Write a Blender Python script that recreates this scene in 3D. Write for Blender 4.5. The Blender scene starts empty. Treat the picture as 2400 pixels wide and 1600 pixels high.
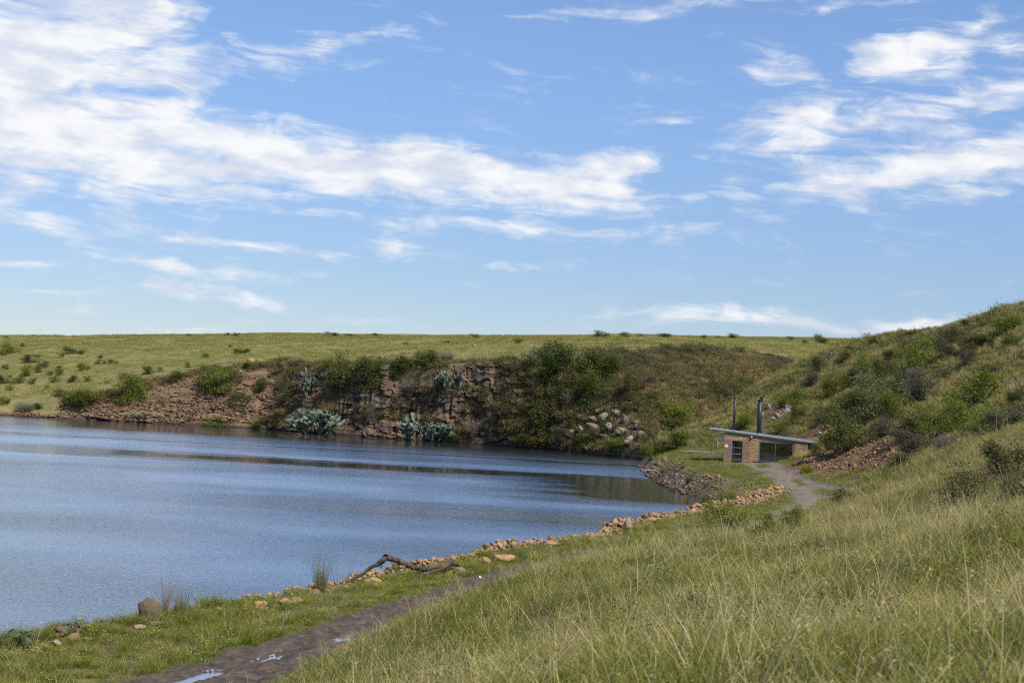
import bpy, bmesh, math, random
import numpy as np
from mathutils import Vector, Matrix, Euler

random.seed(7)
RNG = np.random.default_rng(7)
SC = bpy.context.scene
COL = SC.collection
R = math.radians

# ------------------------------------------------------------------ camera
CAM_Z = 7.8                       # metres above the water
FPX = 3333.0                      # focal length in pixels of the 2400-wide picture
PITCH, ROLL = R(2.23), R(3.0)
cam_d = bpy.data.cameras.new('camera')
cam_d.sensor_width = 36.0
cam_d.lens = 36.0 * FPX / 2400.0
cam_d.clip_start = 0.1
cam_d.clip_end = 6000
cam_d.dof.use_dof = True
cam_d.dof.focus_distance = 60.0
cam_d.dof.aperture_fstop = 4.0
cam = bpy.data.objects.new('camera', cam_d)
COL.objects.link(cam)
M_CAM = Matrix.Rotation(R(90) + PITCH, 3, 'X') @ Matrix.Rotation(ROLL, 3, 'Z')
cam.matrix_world = Matrix.Translation((0, 0, CAM_Z)) @ M_CAM.to_4x4()
SC.camera = cam

def ray(px, py):
    """direction (y = 1) of a picture point"""
    d = M_CAM @ Vector(((px - 1200) / FPX, (800 - py) / FPX, -1))
    return d / d.y
def P(px, py, dist):
    d = ray(px, py)
    return (d.x * dist, dist, CAM_Z + d.z * dist)
def PZ(px, py, z):
    d = ray(px, py)
    t = (z - CAM_Z) / d.z
    return (d.x * t, t, z)

# ------------------------------------------------------------------ sky, clouds, sun
SUN_EL, SUN_AZ = R(54), R(138)    # azimuth clockwise from +Y (the view): the sun stands behind the camera, to the right
world = bpy.data.worlds.new('World')
SC.world = world
world.use_nodes = True
NT = world.node_tree
NT.nodes.clear()

class G:
    """small helper around a node tree"""
    def __init__(self, nt): self.nt = nt
    def n(self, t, **kw):
        nd = self.nt.nodes.new(t)
        for k, v in kw.items(): setattr(nd, k, v)
        return nd
    def set(self, sock, v):
        if hasattr(v, 'is_output') or isinstance(v, bpy.types.NodeSocket): self.nt.links.new(v, sock)
        else: sock.default_value = v
    def m(self, op, a, b=0.0, c=None, clamp=False):
        nd = self.n('ShaderNodeMath', operation=op, use_clamp=clamp)
        self.set(nd.inputs[0], a); self.set(nd.inputs[1], b)
        if c is not None: self.set(nd.inputs[2], c)
        return nd.outputs[0]
    def vm(self, op, a, b=None):
        nd = self.n('ShaderNodeVectorMath', operation=op)
        self.set(nd.inputs[0], a)
        if b is not None: self.set(nd.inputs[1], b)
        return nd.outputs[0]
    def xyz(self, v):
        nd = self.n('ShaderNodeSeparateXYZ'); self.set(nd.inputs[0], v); return nd.outputs
    def comb(self, x, y, z=0.0):
        nd = self.n('ShaderNodeCombineXYZ')
        self.set(nd.inputs[0], x); self.set(nd.inputs[1], y); self.set(nd.inputs[2], z)
        return nd.outputs[0]
    def noise(self, vec, scale, detail=4, rough=0.5, dist=0.0):
        nd = self.n('ShaderNodeTexNoise')
        if vec is not None: self.set(nd.inputs['Vector'], vec)
        nd.inputs['Scale'].default_value = scale; nd.inputs['Detail'].default_value = detail
        nd.inputs['Roughness'].default_value = rough; nd.inputs['Distortion'].default_value = dist
        return nd.outputs['Fac']
    def smooth(self, v, a, b):
        nd = self.n('ShaderNodeMapRange', interpolation_type='SMOOTHSTEP')
        self.set(nd.inputs[0], v); nd.inputs[1].default_value = a; nd.inputs[2].default_value = b
        return nd.outputs[0]
    def lin(self, v, a, b, c=0.0, d=1.0):
        nd = self.n('ShaderNodeMapRange')
        self.set(nd.inputs[0], v)
        for i, x in enumerate((a, b, c, d)): nd.inputs[i + 1].default_value = x
        return nd.outputs[0]
    def mix(self, f, a, b):
        nd = self.n('ShaderNodeMix', data_type='RGBA')
        self.set(nd.inputs[0], f)
        for s, v in ((nd.inputs[6], a), (nd.inputs[7], b)):
            if isinstance(v, (tuple, list)) and len(v) == 3: v = (*v, 1)
            self.set(s, v)
        return nd.outputs[2]
    def attr(self, name, typ='GEOMETRY'):
        nd = self.n('ShaderNodeAttribute', attribute_name=name, attribute_type=typ)
        return nd

g = G(NT)
sky = g.n('ShaderNodeTexSky', sky_type='NISHITA')
sky.sun_disc = False
sky.sun_elevation = SUN_EL
sky.sun_rotation = SUN_AZ
sky.altitude = 1500
sky.air_density = 1.0
sky.dust_density = 0.6
sky.ozone_density = 1.6
dirv = g.n('ShaderNodeTexCoord').outputs['Generated']
dx, dy, dz = g.xyz(dirv)
DEG = 57.29578
az = g.m('MULTIPLY', g.m('ARCTAN2', dx, dy), DEG)
el = g.m('MULTIPLY', g.m('ARCSINE', dz), DEG)
PXD = DEG / FPX                   # degrees per picture pixel
# each cloud: centre (picture point), half length, half height (pixels), tilt (degrees, + = rising to the right), weight
CLOUDS = [
 (60, 110, 340, 150, 0, 1.25), (230, 60, 240, 75, -8, 0.8), (60, 300, 340, 120, -4, 1.2), (290, 150, 170, 60, -10, 0.7),
 (180, 350, 430, 80, -6, 1.2), (520, 330, 330, 62, -12, 1.2), (760, 390, 340, 50, -5, 1.25), (300, 410, 420, 30, -6, 0.7), (1050, 395, 270, 46, -7, 1.15),
 (1260, 440, 240, 52, -6, 1.2), (1440, 395, 130, 38, 5, 0.9), (1350, 470, 190, 26, 3, 0.7), (560, 440, 290, 22, -5, 0.75),
 (480, 190, 200, 30, 16, 0.75), (670, 160, 110, 26, 0, 0.75), (750, 105, 60, 34, 20, 0.62), (895, 82, 95, 24, 10, 0.66), (830, 165, 80, 20, 3, 0.5),
 (850, 304, 50, 14, 0, 0.5), (425, 85, 70, 35, 0, 0.7), (380, 275, 60, 30, 12, 0.7),
 (1560, 12, 460, 20, 2, 0.66), (1930, 8, 240, 20, -2, 0.68), (1550, 22, 80, 12, 8, 0.5),
 (1860, 175, 120, 34, -8, 0.78), (2140, 150, 120, 50, 2, 1.2), (1790, 195, 60, 18, 0, 0.5), (2300, 60, 75, 40, 38, 0.66), (2390, 110, 75, 60, 30, 0.75), (2340, 215, 130, 48, 18, 0.8),
 (1620, 278, 90, 20, -6, 0.7), (1880, 290, 190, 50, 2, 0.95), (2080, 280, 230, 45, -2, 0.8), (2280, 300, 150, 30, 3, 0.6),
 (2200, 385, 430, 58, 5, 1.15), (2420, 370, 260, 70, 0, 1.0), (1950, 425, 300, 34, 8, 0.8), (1780, 390, 140, 26, -5, 0.6), (1660, 465, 180, 20, 4, 0.55), (2380, 455, 120, 20, -8, 0.5),
 (130, 520, 330, 30, -6, 0.84), (420, 560, 340, 24, -5, 0.74), (90, 610, 260, 26, -1, 0.57), (420, 630, 300, 20, -4, 0.54), (500, 690, 330, 20, -7, 0.68), (100, 680, 260, 12, -2, 0.54),
 (780, 500, 400, 30, -7, 0.57), (1250, 540, 420, 30, -4, 0.61), (1000, 590, 250, 18, -6, 0.54), (1650, 565, 160, 14, -5, 0.45), (1800, 745, 260, 22, -3, 0.84), (2050, 760, 240, 16, -1, 0.74), (320, 765, 420, 10, -2, 0.47),
 (1800, 580, 200, 14, 0, 0.45), (2030, 575, 50, 10, 0, 0.41),
]
def azel(px, py):
    d = M_CAM @ Vector(((px - 1200) / FPX, (800 - py) / FPX, -1)); d.normalize()
    return math.degrees(math.atan2(d.x, d.y)), math.degrees(math.asin(d.z))
# edges of the clouds are pulled about by a coarse and a fine noise
nv = g.comb(g.m('MULTIPLY', az, 0.40), g.m('MULTIPLY', el, 1.0), 3.1)
w1 = g.m('SUBTRACT', g.noise(nv, 0.42, 3, 0.55), 0.5)
w2 = g.m('SUBTRACT', g.noise(g.vm('ADD', nv, (11.3, 5.7, 0)), 0.42, 3, 0.55), 0.5)
azw = g.m('ADD', az, g.m('MULTIPLY', w1, 3.6))
elw = g.m('ADD', el, g.m('MULTIPLY', w2, 1.5))
cover = None
cvec = g.comb(azw, elw, 0.0)
for (cx, cy, hl, hh, tilt, wt) in CLOUDS:
    a0, e0 = azel(cx, cy)
    mp = g.n('ShaderNodeMapping', vector_type='TEXTURE')
    NT.links.new(cvec, mp.inputs[0])
    mp.inputs[1].default_value = (a0, e0, 0); mp.inputs[2].default_value = (0, 0, R(tilt) + ROLL)
    mp.inputs[3].default_value = (hl * PXD * 1.9, hh * PXD * 1.9, 1.0)
    gr = g.n('ShaderNodeTexGradient', gradient_type='SPHERICAL')
    NT.links.new(mp.outputs[0], gr.inputs[0])
    b = g.m('MULTIPLY', gr.outputs['Fac'], wt * 1.1)
    cover = b if cover is None else g.m('SMOOTH_MAX', cover, b, 0.25)
# the same kind of cloud all round the rest of the sky
out1 = g.smooth(g.m('ABSOLUTE', az), 22.0, 30.0)
out2 = g.smooth(el, 17.0, 24.0)
outm = g.m('MAXIMUM', out1, out2)
pl = g.vm('MULTIPLY', dirv, (1.0, 1.0, 2.6))
gen = g.smooth(g.noise(pl, 1.7, 5, 0.55), 0.50, 0.76)
gen = g.m('MULTIPLY', g.m('MULTIPLY', gen, 0.95), outm)
cover = g.m('MAXIMUM', cover, gen)
nf = g.noise(g.comb(g.m('MULTIPLY', azw, 0.50), g.m('MULTIPLY', elw, 1.25), 1.0), 0.75, 7, 0.62, 0.35)
nfs = g.noise(g.comb(g.m('MULTIPLY', azw, 0.16), g.m('MULTIPLY', g.m('ADD', elw, g.m('MULTIPLY', azw, 0.06)), 1.9), 7.0), 1.0, 6, 0.62, 0.3)
nmix = g.m('ADD', g.m('MULTIPLY', nf, 0.6), g.m('MULTIPLY', nfs, 0.4))
dens = g.m('ADD', g.m('MULTIPLY', cover, 0.95), g.m('MULTIPLY', g.m('SUBTRACT', nmix, 0.5), 2.9))
dens = g.smooth(dens, 0.28, 1.04)
dens = g.m('MULTIPLY', dens, g.smooth(cover, 0.04, 0.30))
dens = g.m('MULTIPLY', dens, g.smooth(el, -0.5, 1.2))
shade = g.noise(g.vm('ADD', nv, (2.0, 9.0, 0)), 1.1, 3, 0.55)
ccol = g.mix(g.smooth(shade, 0.32, 0.62), (0.70, 0.75, 0.87), (0.97, 0.975, 0.99))
bg_sky = g.n('ShaderNodeBackground'); bg_sky.inputs[1].default_value = 0.115
haze = g.smooth(el, 16.0, 1.0)
tint = g.mix(haze, (0.90, 0.97, 1.08), (0.57, 0.585, 0.67))
NT.links.new(g.vm('MULTIPLY', sky.outputs[0], tint), bg_sky.inputs[0])
bg_cl = g.n('ShaderNodeBackground'); bg_cl.inputs[1].default_value = 0.74
NT.links.new(ccol, bg_cl.inputs[0])
mx = g.n('ShaderNodeMixShader')
NT.links.new(g.m('MULTIPLY', dens, 0.97), mx.inputs[0])
NT.links.new(bg_sky.outputs[0], mx.inputs[1]); NT.links.new(bg_cl.outputs[0], mx.inputs[2])
NT.links.new(mx.outputs[0], g.n('ShaderNodeOutputWorld').inputs[0])
world.cycles.sampling_method = 'MANUAL'
world.cycles.sample_map_resolution = 256

sun_d = bpy.data.lights.new('sun', 'SUN')
sun_d.energy = 4.6
sun_d.angle = R(0.6)
sun_d.color = (1.0, 0.95, 0.87)
sun = bpy.data.objects.new('sun', sun_d)
COL.objects.link(sun)
sdir = Vector((math.sin(SUN_AZ) * math.cos(SUN_EL), math.cos(SUN_AZ) * math.cos(SUN_EL), math.sin(SUN_EL)))
sun.rotation_euler = sdir.to_track_quat('Z', 'Y').to_euler()
sun.location = sdir * 300

SC.view_settings.view_transform = 'Standard'
SC.view_settings.look = 'None'
SC.view_settings.gamma = 1.0
SC.view_settings.use_curve_mapping = False
SC.view_settings.exposure = 0.42
SC.render.engine = 'CYCLES'
SC.cycles.use_denoising = False
SC.cycles.filter_width = 1.2
SC.cycles.denoiser = 'OPENIMAGEDENOISE'
SC.cycles.max_bounces = 6
SC.cycles.diffuse_bounces = 3
SC.cycles.glossy_bounces = 3
SC.cycles.transmission_bounces = 4
SC.cycles.transparent_max_bounces = 6
SC.cycles.caustics_reflective = False
SC.cycles.caustics_refractive = False
SC.cycles.sample_clamp_indirect = 4.0

# ------------------------------------------------------------------ helpers
def tag(o, label=None, cat=None, group=None, kind=None):
    if label: o['label'] = label
    if cat: o['category'] = cat
    if group: o['group'] = group
    if kind: o['kind'] = kind
    return o
def link(name, data, parent=None, loc=None):
    o = bpy.data.objects.new(name, data)
    COL.objects.link(o)
    if parent is not None: o.parent = parent
    if loc is not None: o.location = loc
    return o
def empty(name, loc=(0, 0, 0), rz=0.0):
    o = bpy.data.objects.new(name, None)
    COL.objects.link(o); o.location = loc; o.rotation_euler = (0, 0, rz)
    o.empty_display_size = 0.2
    return o
def mesh_np(name, V, F, mat=None, smooth=False, attrs=None):
    """V (n,3) float, F (m,k) int (all faces of one size k, or a list of such arrays)"""
    Fs = F if isinstance(F, list) else [F]
    me = bpy.data.meshes.new(name)
    V = np.asarray(V, np.float32)
    me.vertices.add(len(V)); me.vertices.foreach_set('co', V.ravel())
    loops = np.concatenate([f.ravel() for f in Fs]).astype(np.int32)
    sizes = np.concatenate([np.full(len(f), f.shape[1]) for f in Fs]).astype(np.int32)
    me.loops.add(len(loops)); me.loops.foreach_set('vertex_index', loops)
    me.polygons.add(len(sizes))
    starts = np.concatenate([[0], np.cumsum(sizes)[:-1]]).astype(np.int32)
    me.polygons.foreach_set('loop_start', starts)
    if smooth: me.polygons.foreach_set('use_smooth', np.ones(len(sizes), bool))
    me.update(calc_edges=True)
    for k, v in (attrs or {}).items():
        v = np.asarray(v, np.float32)
        if v.ndim == 1:
            a = me.attributes.new(k, 'FLOAT', 'POINT'); a.data.foreach_set('value', v)
        else:
            if v.shape[1] == 3: v = np.hstack([v, np.ones((len(v), 1), np.float32)])
            a = me.attributes.new(k, 'FLOAT_COLOR', 'POINT'); a.data.foreach_set('color', v.ravel())
    if mat: me.materials.append(mat)
    return me
def _h(ix, iy, iz, seed):
    h = (ix.astype(np.int64) * 374761393 + iy.astype(np.int64) * 668265263 + iz.astype(np.int64) * 2147483647 + seed * 1274126177) & 0xFFFFFFFF
    h = ((h ^ (h >> 13)) * 1274126177) & 0xFFFFFFFF
    h = h ^ (h >> 16)
    return (h & 0xFFFFFF) / float(0xFFFFFF)
def vnoise(x, y, z=None, seed=0):
    x = np.asarray(x, float); y = np.asarray(y, float)
    z = np.zeros_like(x) if z is None else np.asarray(z, float)
    ix, iy, iz = np.floor(x), np.floor(y), np.floor(z)
    fx, fy, fz = x - ix, y - iy, z - iz
    fx, fy, fz = (f * f * (3 - 2 * f) for f in (fx, fy, fz))
    r = 0
    for a in (0, 1):
        for b in (0, 1):
            for c in (0, 1):
                w = (fx if a else 1 - fx) * (fy if b else 1 - fy) * (fz if c else 1 - fz)
                r = r + w * _h(ix + a, iy + b, iz + c, seed)
    return r
def fbm(x, y, z=None, octv=4, seed=0, gain=0.5):
    s, a, t = 0, 1.0, 0
    for i in range(octv):
        f = 2.0 ** i
        s = s + a * (vnoise(np.asarray(x) * f, np.asarray(y) * f, None if z is None else np.asarray(z) * f, seed + i * 17) - 0.5)
        t += a; a *= gain
    return s / t * 2            # about -1 .. 1
def sstep(v, a, b):
    t = np.clip((np.asarray(v, float) - a) / (b - a), 0, 1)
    return t * t * (3 - 2 * t)
def tps_fit(pts, lam=0.02):
    pts = np.asarray(pts, float)
    X, z = pts[:, :2] / 50.0, pts[:, 2]
    n = len(X)
    D = np.linalg.norm(X[:, None] - X[None], axis=2)
    K = np.where(D > 0, D * D * np.log(D + 1e-12), 0) + lam * np.eye(n) * 0.02
    Pm = np.hstack([np.ones((n, 1)), X])
    A = np.block([[K, Pm], [Pm.T, np.zeros((3, 3))]])
    w = np.linalg.solve(A, np.concatenate([z, np.zeros(3)]))
    return X, w
def tps_eval(model, x, y):
    X, w = model
    x = np.asarray(x, float); y = np.asarray(y, float)
    shp = x.shape
    q = np.stack([x.ravel(), y.ravel()], 1) / 50.0
    out = np.empty(len(q))
    for s in range(0, len(q), 20000):
        qq = q[s:s + 20000]
        D2 = ((qq[:, None, :] - X[None]) ** 2).sum(2)
        K = 0.5 * D2 * np.log(D2 + 1e-20)
        out[s:s + 20000] = K @ w[:len(X)] + w[len(X)] + qq @ w[len(X) + 1:]
    return out.reshape(shp)
def seg_dist(x, y, poly):
    """distance to an open polyline and the signed side (+ on its right), and the position along it"""
    x = np.asarray(x, float); y = np.asarray(y, float)
    best = np.full(x.shape, 1e18); side = np.ones(x.shape); along = np.zeros(x.shape)
    acc = 0.0
    for (ax, ay), (bx, by) in zip(poly[:-1], poly[1:]):
        ux, uy = bx - ax, by - ay
        L2 = ux * ux + uy * uy; L = math.sqrt(L2)
        t = np.clip(((x - ax) * ux + (y - ay) * uy) / L2, 0, 1)
        ex, ey = x - (ax + t * ux), y - (ay + t * uy)
        d2 = ex * ex + ey * ey
        cr = (x - ax) * uy - (y - ay) * ux
        m = d2 < best - 1e-9
        best = np.where(m, d2, best); side = np.where(m, np.sign(cr + 1e-12), side); along = np.where(m, acc + t * L, along)
        acc += L
    return np.sqrt(best), side, along
def resample(poly, step):
    pts = [Vector((*p[:2], 0)) for p in poly]
    out = []
    for a, b in zip(pts[:-1], pts[1:]):
        n = max(1, int((b - a).length / step))
        for i in range(n): out.append(tuple((a + (b - a) * (i / n))[:2]))
    out.append(tuple(pts[-1][:2]))
    return out
# ------------------------------------------------------------------ the lie of the land
# near shore of the lake: the crest of the low dam bank, then the stony head under the house (walked away from the camera; land on the right)
_sh = [(-60, -40), (-34, 4)] + [PZ(a, b, 0.55)[:2] for a, b in (
    (-140, 1545), (0, 1500), (130, 1480), (310, 1456), (450, 1428), (600, 1408), (720, 1382), (870, 1353), (1050, 1320), (1200, 1292),
    (1400, 1252), (1550, 1217), (1640, 1196), (1700, 1172))] + [PZ(a, b, 0.25)[:2] for a, b in ((1690, 1166), (1650, 1160), (1595, 1147), (1560, 1130), (1528, 1111))] + [
    (16.3, 165), (17.0, 180), (19.0, 196), (24, 212), (40, 240), (60, 280)]
SHORE = resample(_sh, 4.0)
TRACK = [PZ(a, b, 1.1)[:2] for a, b in ((-100, 1790), (230, 1665), (455, 1592), (625, 1545), (745, 1503), (870, 1460), (975, 1422), (1090, 1388), (1200, 1355), (1330, 1322), (1480, 1292))]
_t2 = [PZ(a, b, z)[:2] for a, b, z in ((1480, 1292, 1.1), (1700, 1250, 1.15), (1815, 1222, 1.2), (1868, 1192, 1.35), (1893, 1166, 1.6), (1880, 1146, 1.8), (1840, 1124, 2.05), (1795, 1098, 2.3))]
ROAD = [PZ(a, b, z)[:2] for a, b, z in ((1775, 1082, 2.5), (1800, 1097, 2.35), (1845, 1121, 2.1), (1900, 1146, 1.85), (1960, 1162, 1.8))] + [(26.0, 96.0)]
DAMTRK = TRACK + _t2[1:]
A_PTS = [
 (0, 0, 6.2), (0, -12, 6.6), (8, -2, 8.8), (-8, 0, 3.8), (-18, 8, 1.4), (-30, 0, 1.2), (20, 0, 12.4), (40, -5, 18), (-20, -20, 3), (15, -25, 11), (40, 30, 15.5), (60, 60, 20), (90, 20, 30), (90, 80, 30),
 P(1500, 1600, 13), P(2400, 1600, 8), P(1100, 1600, 18), P(800, 1640, 26.5), P(1500, 1400, 29), P(1500, 1300, 47), P(2000, 1400, 21), P(2400, 1400, 17),
 P(2400, 1250, 24.5), P(2400, 1150, 36), P(2400, 1070, 50), P(2400, 990, 66), P(2200, 1100, 51), P(2200, 1040, 63), P(2200, 1250, 31), P(2000, 1250, 37), P(2040, 1148, 54),
 P(1965, 1192, 58), P(1800, 1262, 46), P(1820, 1248, 56), P(1650, 1272, 52), P(1850, 1246, 62), P(1200, 1480, 31), (-2.9, 18, 3.3), (-3.9, 24, 2.0), (-4.6, 29, 1.25), (-6.5, 24, 1.15), (-5.2, 18, 2.2), (-9, 18, 1.2),
 P(1200, 1366, 38), P(1400, 1309, 45), P(1540, 1286, 50), P(1000, 1488, 32), P(850, 1590, 28.5), P(1100, 1415, 35), P(1300, 1334, 41.5),
 (20, 82, 1.9), (25, 82, 3.5), (32, 84, 7.2), P(2150, 1050, 105), P(2300, 1000, 108), P(2130, 1090, 95), (24.5, 97, 2.1),
 (18, 145, 2.4), (22, 145, 2.4), (28, 145, 2.5), (32, 147, 2.6), (18, 155, 2.45), (25, 155, 2.5), (31, 155, 2.6), (20, 165, 2.5), (26, 164, 2.7), (17.5, 185, 2.0), (22, 180, 2.4), (22, 205, 1.2),
 P(1895, 1092, 133), P(2000, 1112, 117), P(2085, 1112, 108), P(2120, 1000, 116), P(1985, 1030, 133), P(2060, 1018, 124),
 P(2290, 955, 118), P(2060, 985, 130), P(2060, 930, 145), P(2200, 900, 140), P(2400, 900, 115), P(2400, 815, 130), P(2400, 756, 145), P(2200, 820, 162), P(2200, 774, 180),
 P(2050, 797, 200), P(2050, 850, 180), P(1950, 817, 216), P(1950, 880, 185), P(1900, 940, 170), P(1860, 890, 190), P(1800, 945, 176), P(1800, 985, 168), P(1745, 988, 172), P(1905, 1030, 153), P(1930, 990, 158),
 P(2300, 766, 162), (75, 200, 20.5), (62, 240, 13), (95, 150, 27), (52, 262, 9), (28, 220, 2.5), (36, 238, 4.5), (110, 260, 16),
]
for (a, b) in resample(_sh[2:16], 6.0): A_PTS.append((a, b, 0.85))
for i, (a, b) in enumerate(DAMTRK): A_PTS.append((a, b, 1.05 if i < 12 else (1.1, 1.25, 1.4, 1.65, 1.85, 2.1, 2.3)[min(6, i - 11)]))
for (a, b) in resample(DAMTRK[1:12], 6): A_PTS.append((a + 1.5 * 0.93, b - 1.5 * 0.35, 1.1))
for (a, b) in resample(_sh[17:23], 5.0): A_PTS.append((a + 3.0, b + 1.0, 1.7))
for (a, b), z in zip(ROAD, (2.5, 2.35, 2.1, 1.85, 1.8, 2.0)): A_PTS.append((a, b, z))
for i in range(22, 37):            # leave room for the height of the grass on the near crest
    if A_PTS[i][1] > 35.5 and i not in (33, 35, 36, 37): A_PTS[i] = (A_PTS[i][0], A_PTS[i][1], A_PTS[i][2] - 0.45)
A_MODEL = tps_fit(A_PTS, 0.3)

# water standing in the wheel ruts: centre, half length along the track, half width
PUDDLES = [(PZ(800, 1491, 1.0), 1.25, 0.34), (PZ(640, 1532, 1.0), 0.8, 0.28), (PZ(470, 1573, 1.0), 0.9, 0.30), (PZ(1005, 1437, 1.0), 1.4, 0.26), (PZ(885, 1462, 1.0), 1.0, 0.24), (PZ(770, 1556, 1.0), 0.7, 0.24)]
TDIR = (DAMTRK[5][0] - DAMTRK[3][0], DAMTRK[5][1] - DAMTRK[3][1])
_l = math.hypot(*TDIR); TDIR = (TDIR[0] / _l, TDIR[1] / _l)

def bare_mask(x, y):
    """0 grass .. 1 bare earth (track, road, turning place in front of the house)"""
    n = fbm(x / 1.1, y / 1.1, octv=3, seed=5) * 0.45 + fbm(x / 4, y / 4, octv=2, seed=8) * 0.35
    d, s, al = seg_dist(x, y, DAMTRK)
    wide = 1.85 - 0.85 * sstep(al, 52, 85)
    m = 1 - sstep(d + n, wide - 0.25, wide + 0.35)
    d2, s2, _ = seg_dist(x, y, ROAD)
    rut = np.abs(d2 - 0.95)
    m2 = (1 - sstep(rut + n * 0.6, 0.35, 0.75)) * (1 - sstep(y, 200, 201))
    m = np.maximum(m, m2)
    # turning place
    cx, cy = 26.8, 146.2
    e = ((x - cx) / 4.8) ** 2 + ((y - cy) / 4.4) ** 2
    m = np.maximum(m, 1 - sstep(e + n * 0.5, 0.75, 1.15))
    return m
SOIL_LINE = [P(1900, 1082, 133)[:2], P(1970, 1072, 124)[:2], P(2045, 1055, 116)[:2], P(2112, 1025, 112)[:2]]
def soil_mask(x, y):
    d, s, _ = seg_dist(x, y, SOIL_LINE)
    n = fbm(x / 2.0, y / 2.0, octv=3, seed=51)
    m = 1 - sstep(d + n * 2.2, 2.1, 3.9)
    # bare orange patch higher on the hill and the broken ground beside the house
    for (px, py, dd, r) in ((2045, 905, 148, 2.4), (2105, 885, 150, 1.3), (1828, 968, 171, 2.2), (1925, 1015, 156, 2.0)):
        q = P(px, py, dd)
        m = np.maximum(m, 1 - sstep(np.hypot(x - q[0], (y - q[1]) * 0.6) + n * 1.6, r * 0.7, r * 1.15))
    return m
def shore_sd(x, y):
    d, s, al = seg_dist(x, y, SHORE)
    return d * s, al
def hA(x, y, fine=True):
    x = np.asarray(x, float); y = np.asarray(y, float)
    land = tps_eval(A_MODEL, x, y)
    land = np.maximum(land, 0.6)
    bare = bare_mask(x, y)
    if fine:
        amp = (1 - 0.85 * bare) * sstep(np.hypot(x - 26, (y - 152) * 0.6), 4, 9) * (0.4 + 0.6 * sstep(land, 1.2, 4.0))
        land = land + amp * (0.42 * fbm(x / 7, y / 7, octv=3, seed=1) + 0.16 * fbm(x / 1.6, y / 1.6, octv=3, seed=2))
        land = land + 1.1 * sstep(land, 5, 12) * sstep(y, 95, 130) * fbm(x / 13, y / 13, octv=3, seed=31)
        sm = soil_mask(x, y)
        land = land + sm * (0.55 * fbm(x / 1.5, y / 1.5, octv=4, seed=61))
        # ruts and churned mud
        d, s, al = seg_dist(x, y, DAMTRK)
        rut = np.exp(-((d - 0.8) / 0.3) ** 2)
        land = land + bare * (-0.13 * rut + 0.09 * fbm(x / 0.55, y / 0.55, octv=3, seed=3) + 0.11 * fbm(x / 0.24, y / 0.24, octv=3, seed=4))
        for (c, hl, hw) in PUDDLES:
            a = (x - c[0]) * TDIR[0] + (y - c[1]) * TDIR[1]
            b = (x - c[0]) * TDIR[1] - (y - c[1]) * TDIR[0]
            e = np.sqrt((a / hl) ** 2 + (b / hw) ** 2) + 0.75 * fbm(x / 0.6, y / 0.45, octv=3, seed=9)
            w_ = sstep(e, 0.7, 1.5)
            land = np.where(w_ < 1, np.maximum(land, 0.93), land) * w_ + (1 - w_) * (0.80 + 0.06 * fbm(x / 0.3, y / 0.3, octv=2, seed=10))
    sd, al = shore_sd(x, y)
    wob = 0.5 * fbm(x / 2.2, y / 2.2, octv=3, seed=6)
    head = sstep(y, 112, 122)
    t = sstep(sd + wob, -1.6 - 0.4 * head, 0.7 + 1.9 * head)
    return -1.4 + (land + 1.4) * t

# far shore: plan curve of the foot of the quarry face, width of the slope behind it, then the plateau
_fs = [(-420, 205), (-200, 240)] + [PZ(a, b, 0.0)[:2] for a, b in ((-150, 966), (0, 973), (200, 983), (400, 993), (600, 1004), (700, 1012), (900, 1027), (1100, 1040), (1300, 1056), (1420, 1068), (1550, 1082))] + [
    (25, 203), (32, 208), (45, 215), (80, 230), (300, 260)]
FSX = np.array([p[0] for p in _fs]); FSY = np.array([p[1] for p in _fs])
def xat(px, d): return P(px, 900, d)[0]
_w = [(-420, 6), (-120, 6), (xat(0, 250), 6), (xat(180, 252), 7), (xat(330, 252), 12), (xat(500, 250), 14), (xat(640, 247), 11), (xat(760, 242), 6.5), (xat(850, 240), 4.2), (xat(1000, 235), 3.4), (xat(1200, 225), 3.6),
      (xat(1330, 217), 5.5), (xat(1430, 213), 18), (xat(1560, 208), 27), (xat(1700, 208), 26), (xat(1850, 210), 24), (90, 24), (300, 24)]
WX = np.array([p[0] for p in _w]); WW = np.array([p[1] for p in _w])
def tp(px, py, d): return P(px, py, d)
B_PTS = [
 P(0, 935, 262), P(0, 880, 300), P(0, 840, 350), P(0, 792, 460), P(200, 905, 275), P(200, 860, 310), P(200, 797, 455), P(330, 868, 283), P(420, 880, 272), P(400, 850, 300), P(400, 790, 450),
 P(300, 895, 268), P(500, 866, 268), P(600, 852, 264), P(700, 846, 260), P(600, 820, 320), P(600, 785, 450), P(820, 843, 255), P(950, 838, 251), P(900, 815, 310), P(900, 788, 450),
 P(1080, 834, 246), P(1200, 828, 241), P(1200, 805, 320), P(1200, 789, 460), P(1330, 826, 236), P(1430, 820, 236), P(1500, 815, 237), P(1560, 816, 240), P(1640, 818, 240), P(1500, 802, 320), P(1500, 788, 450),
 P(1700, 832, 238), P(1780, 852, 234), P(1850, 876, 230), P(1700, 812, 300), P(1800, 792, 450), P(1850, 835, 290), P(1950, 797, 440), P(1900, 850, 262), P(2000, 820, 350),
 P(2300, 800, 450), P(2600, 810, 450), P(-300, 800, 450), P(-300, 930, 290), P(-600, 820, 470), P(-600, 950, 300),
 P(0, 800, 620), P(600, 796, 640), P(1200, 802, 640), P(1800, 806, 640), P(2400, 815, 640), P(-700, 815, 640), P(3000, 815, 640),
 (-400, 260, 4), (150, 300, 20), (300, 300, 20), (-400, 640, 10), (350, 600, 25), (0, 900, 8), (-400, 900, 0), (400, 900, 8), (xat(1950, 225), 225, 10), (70, 260, 14),
]
B_MODEL = tps_fit(B_PTS, 0.5)
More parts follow.
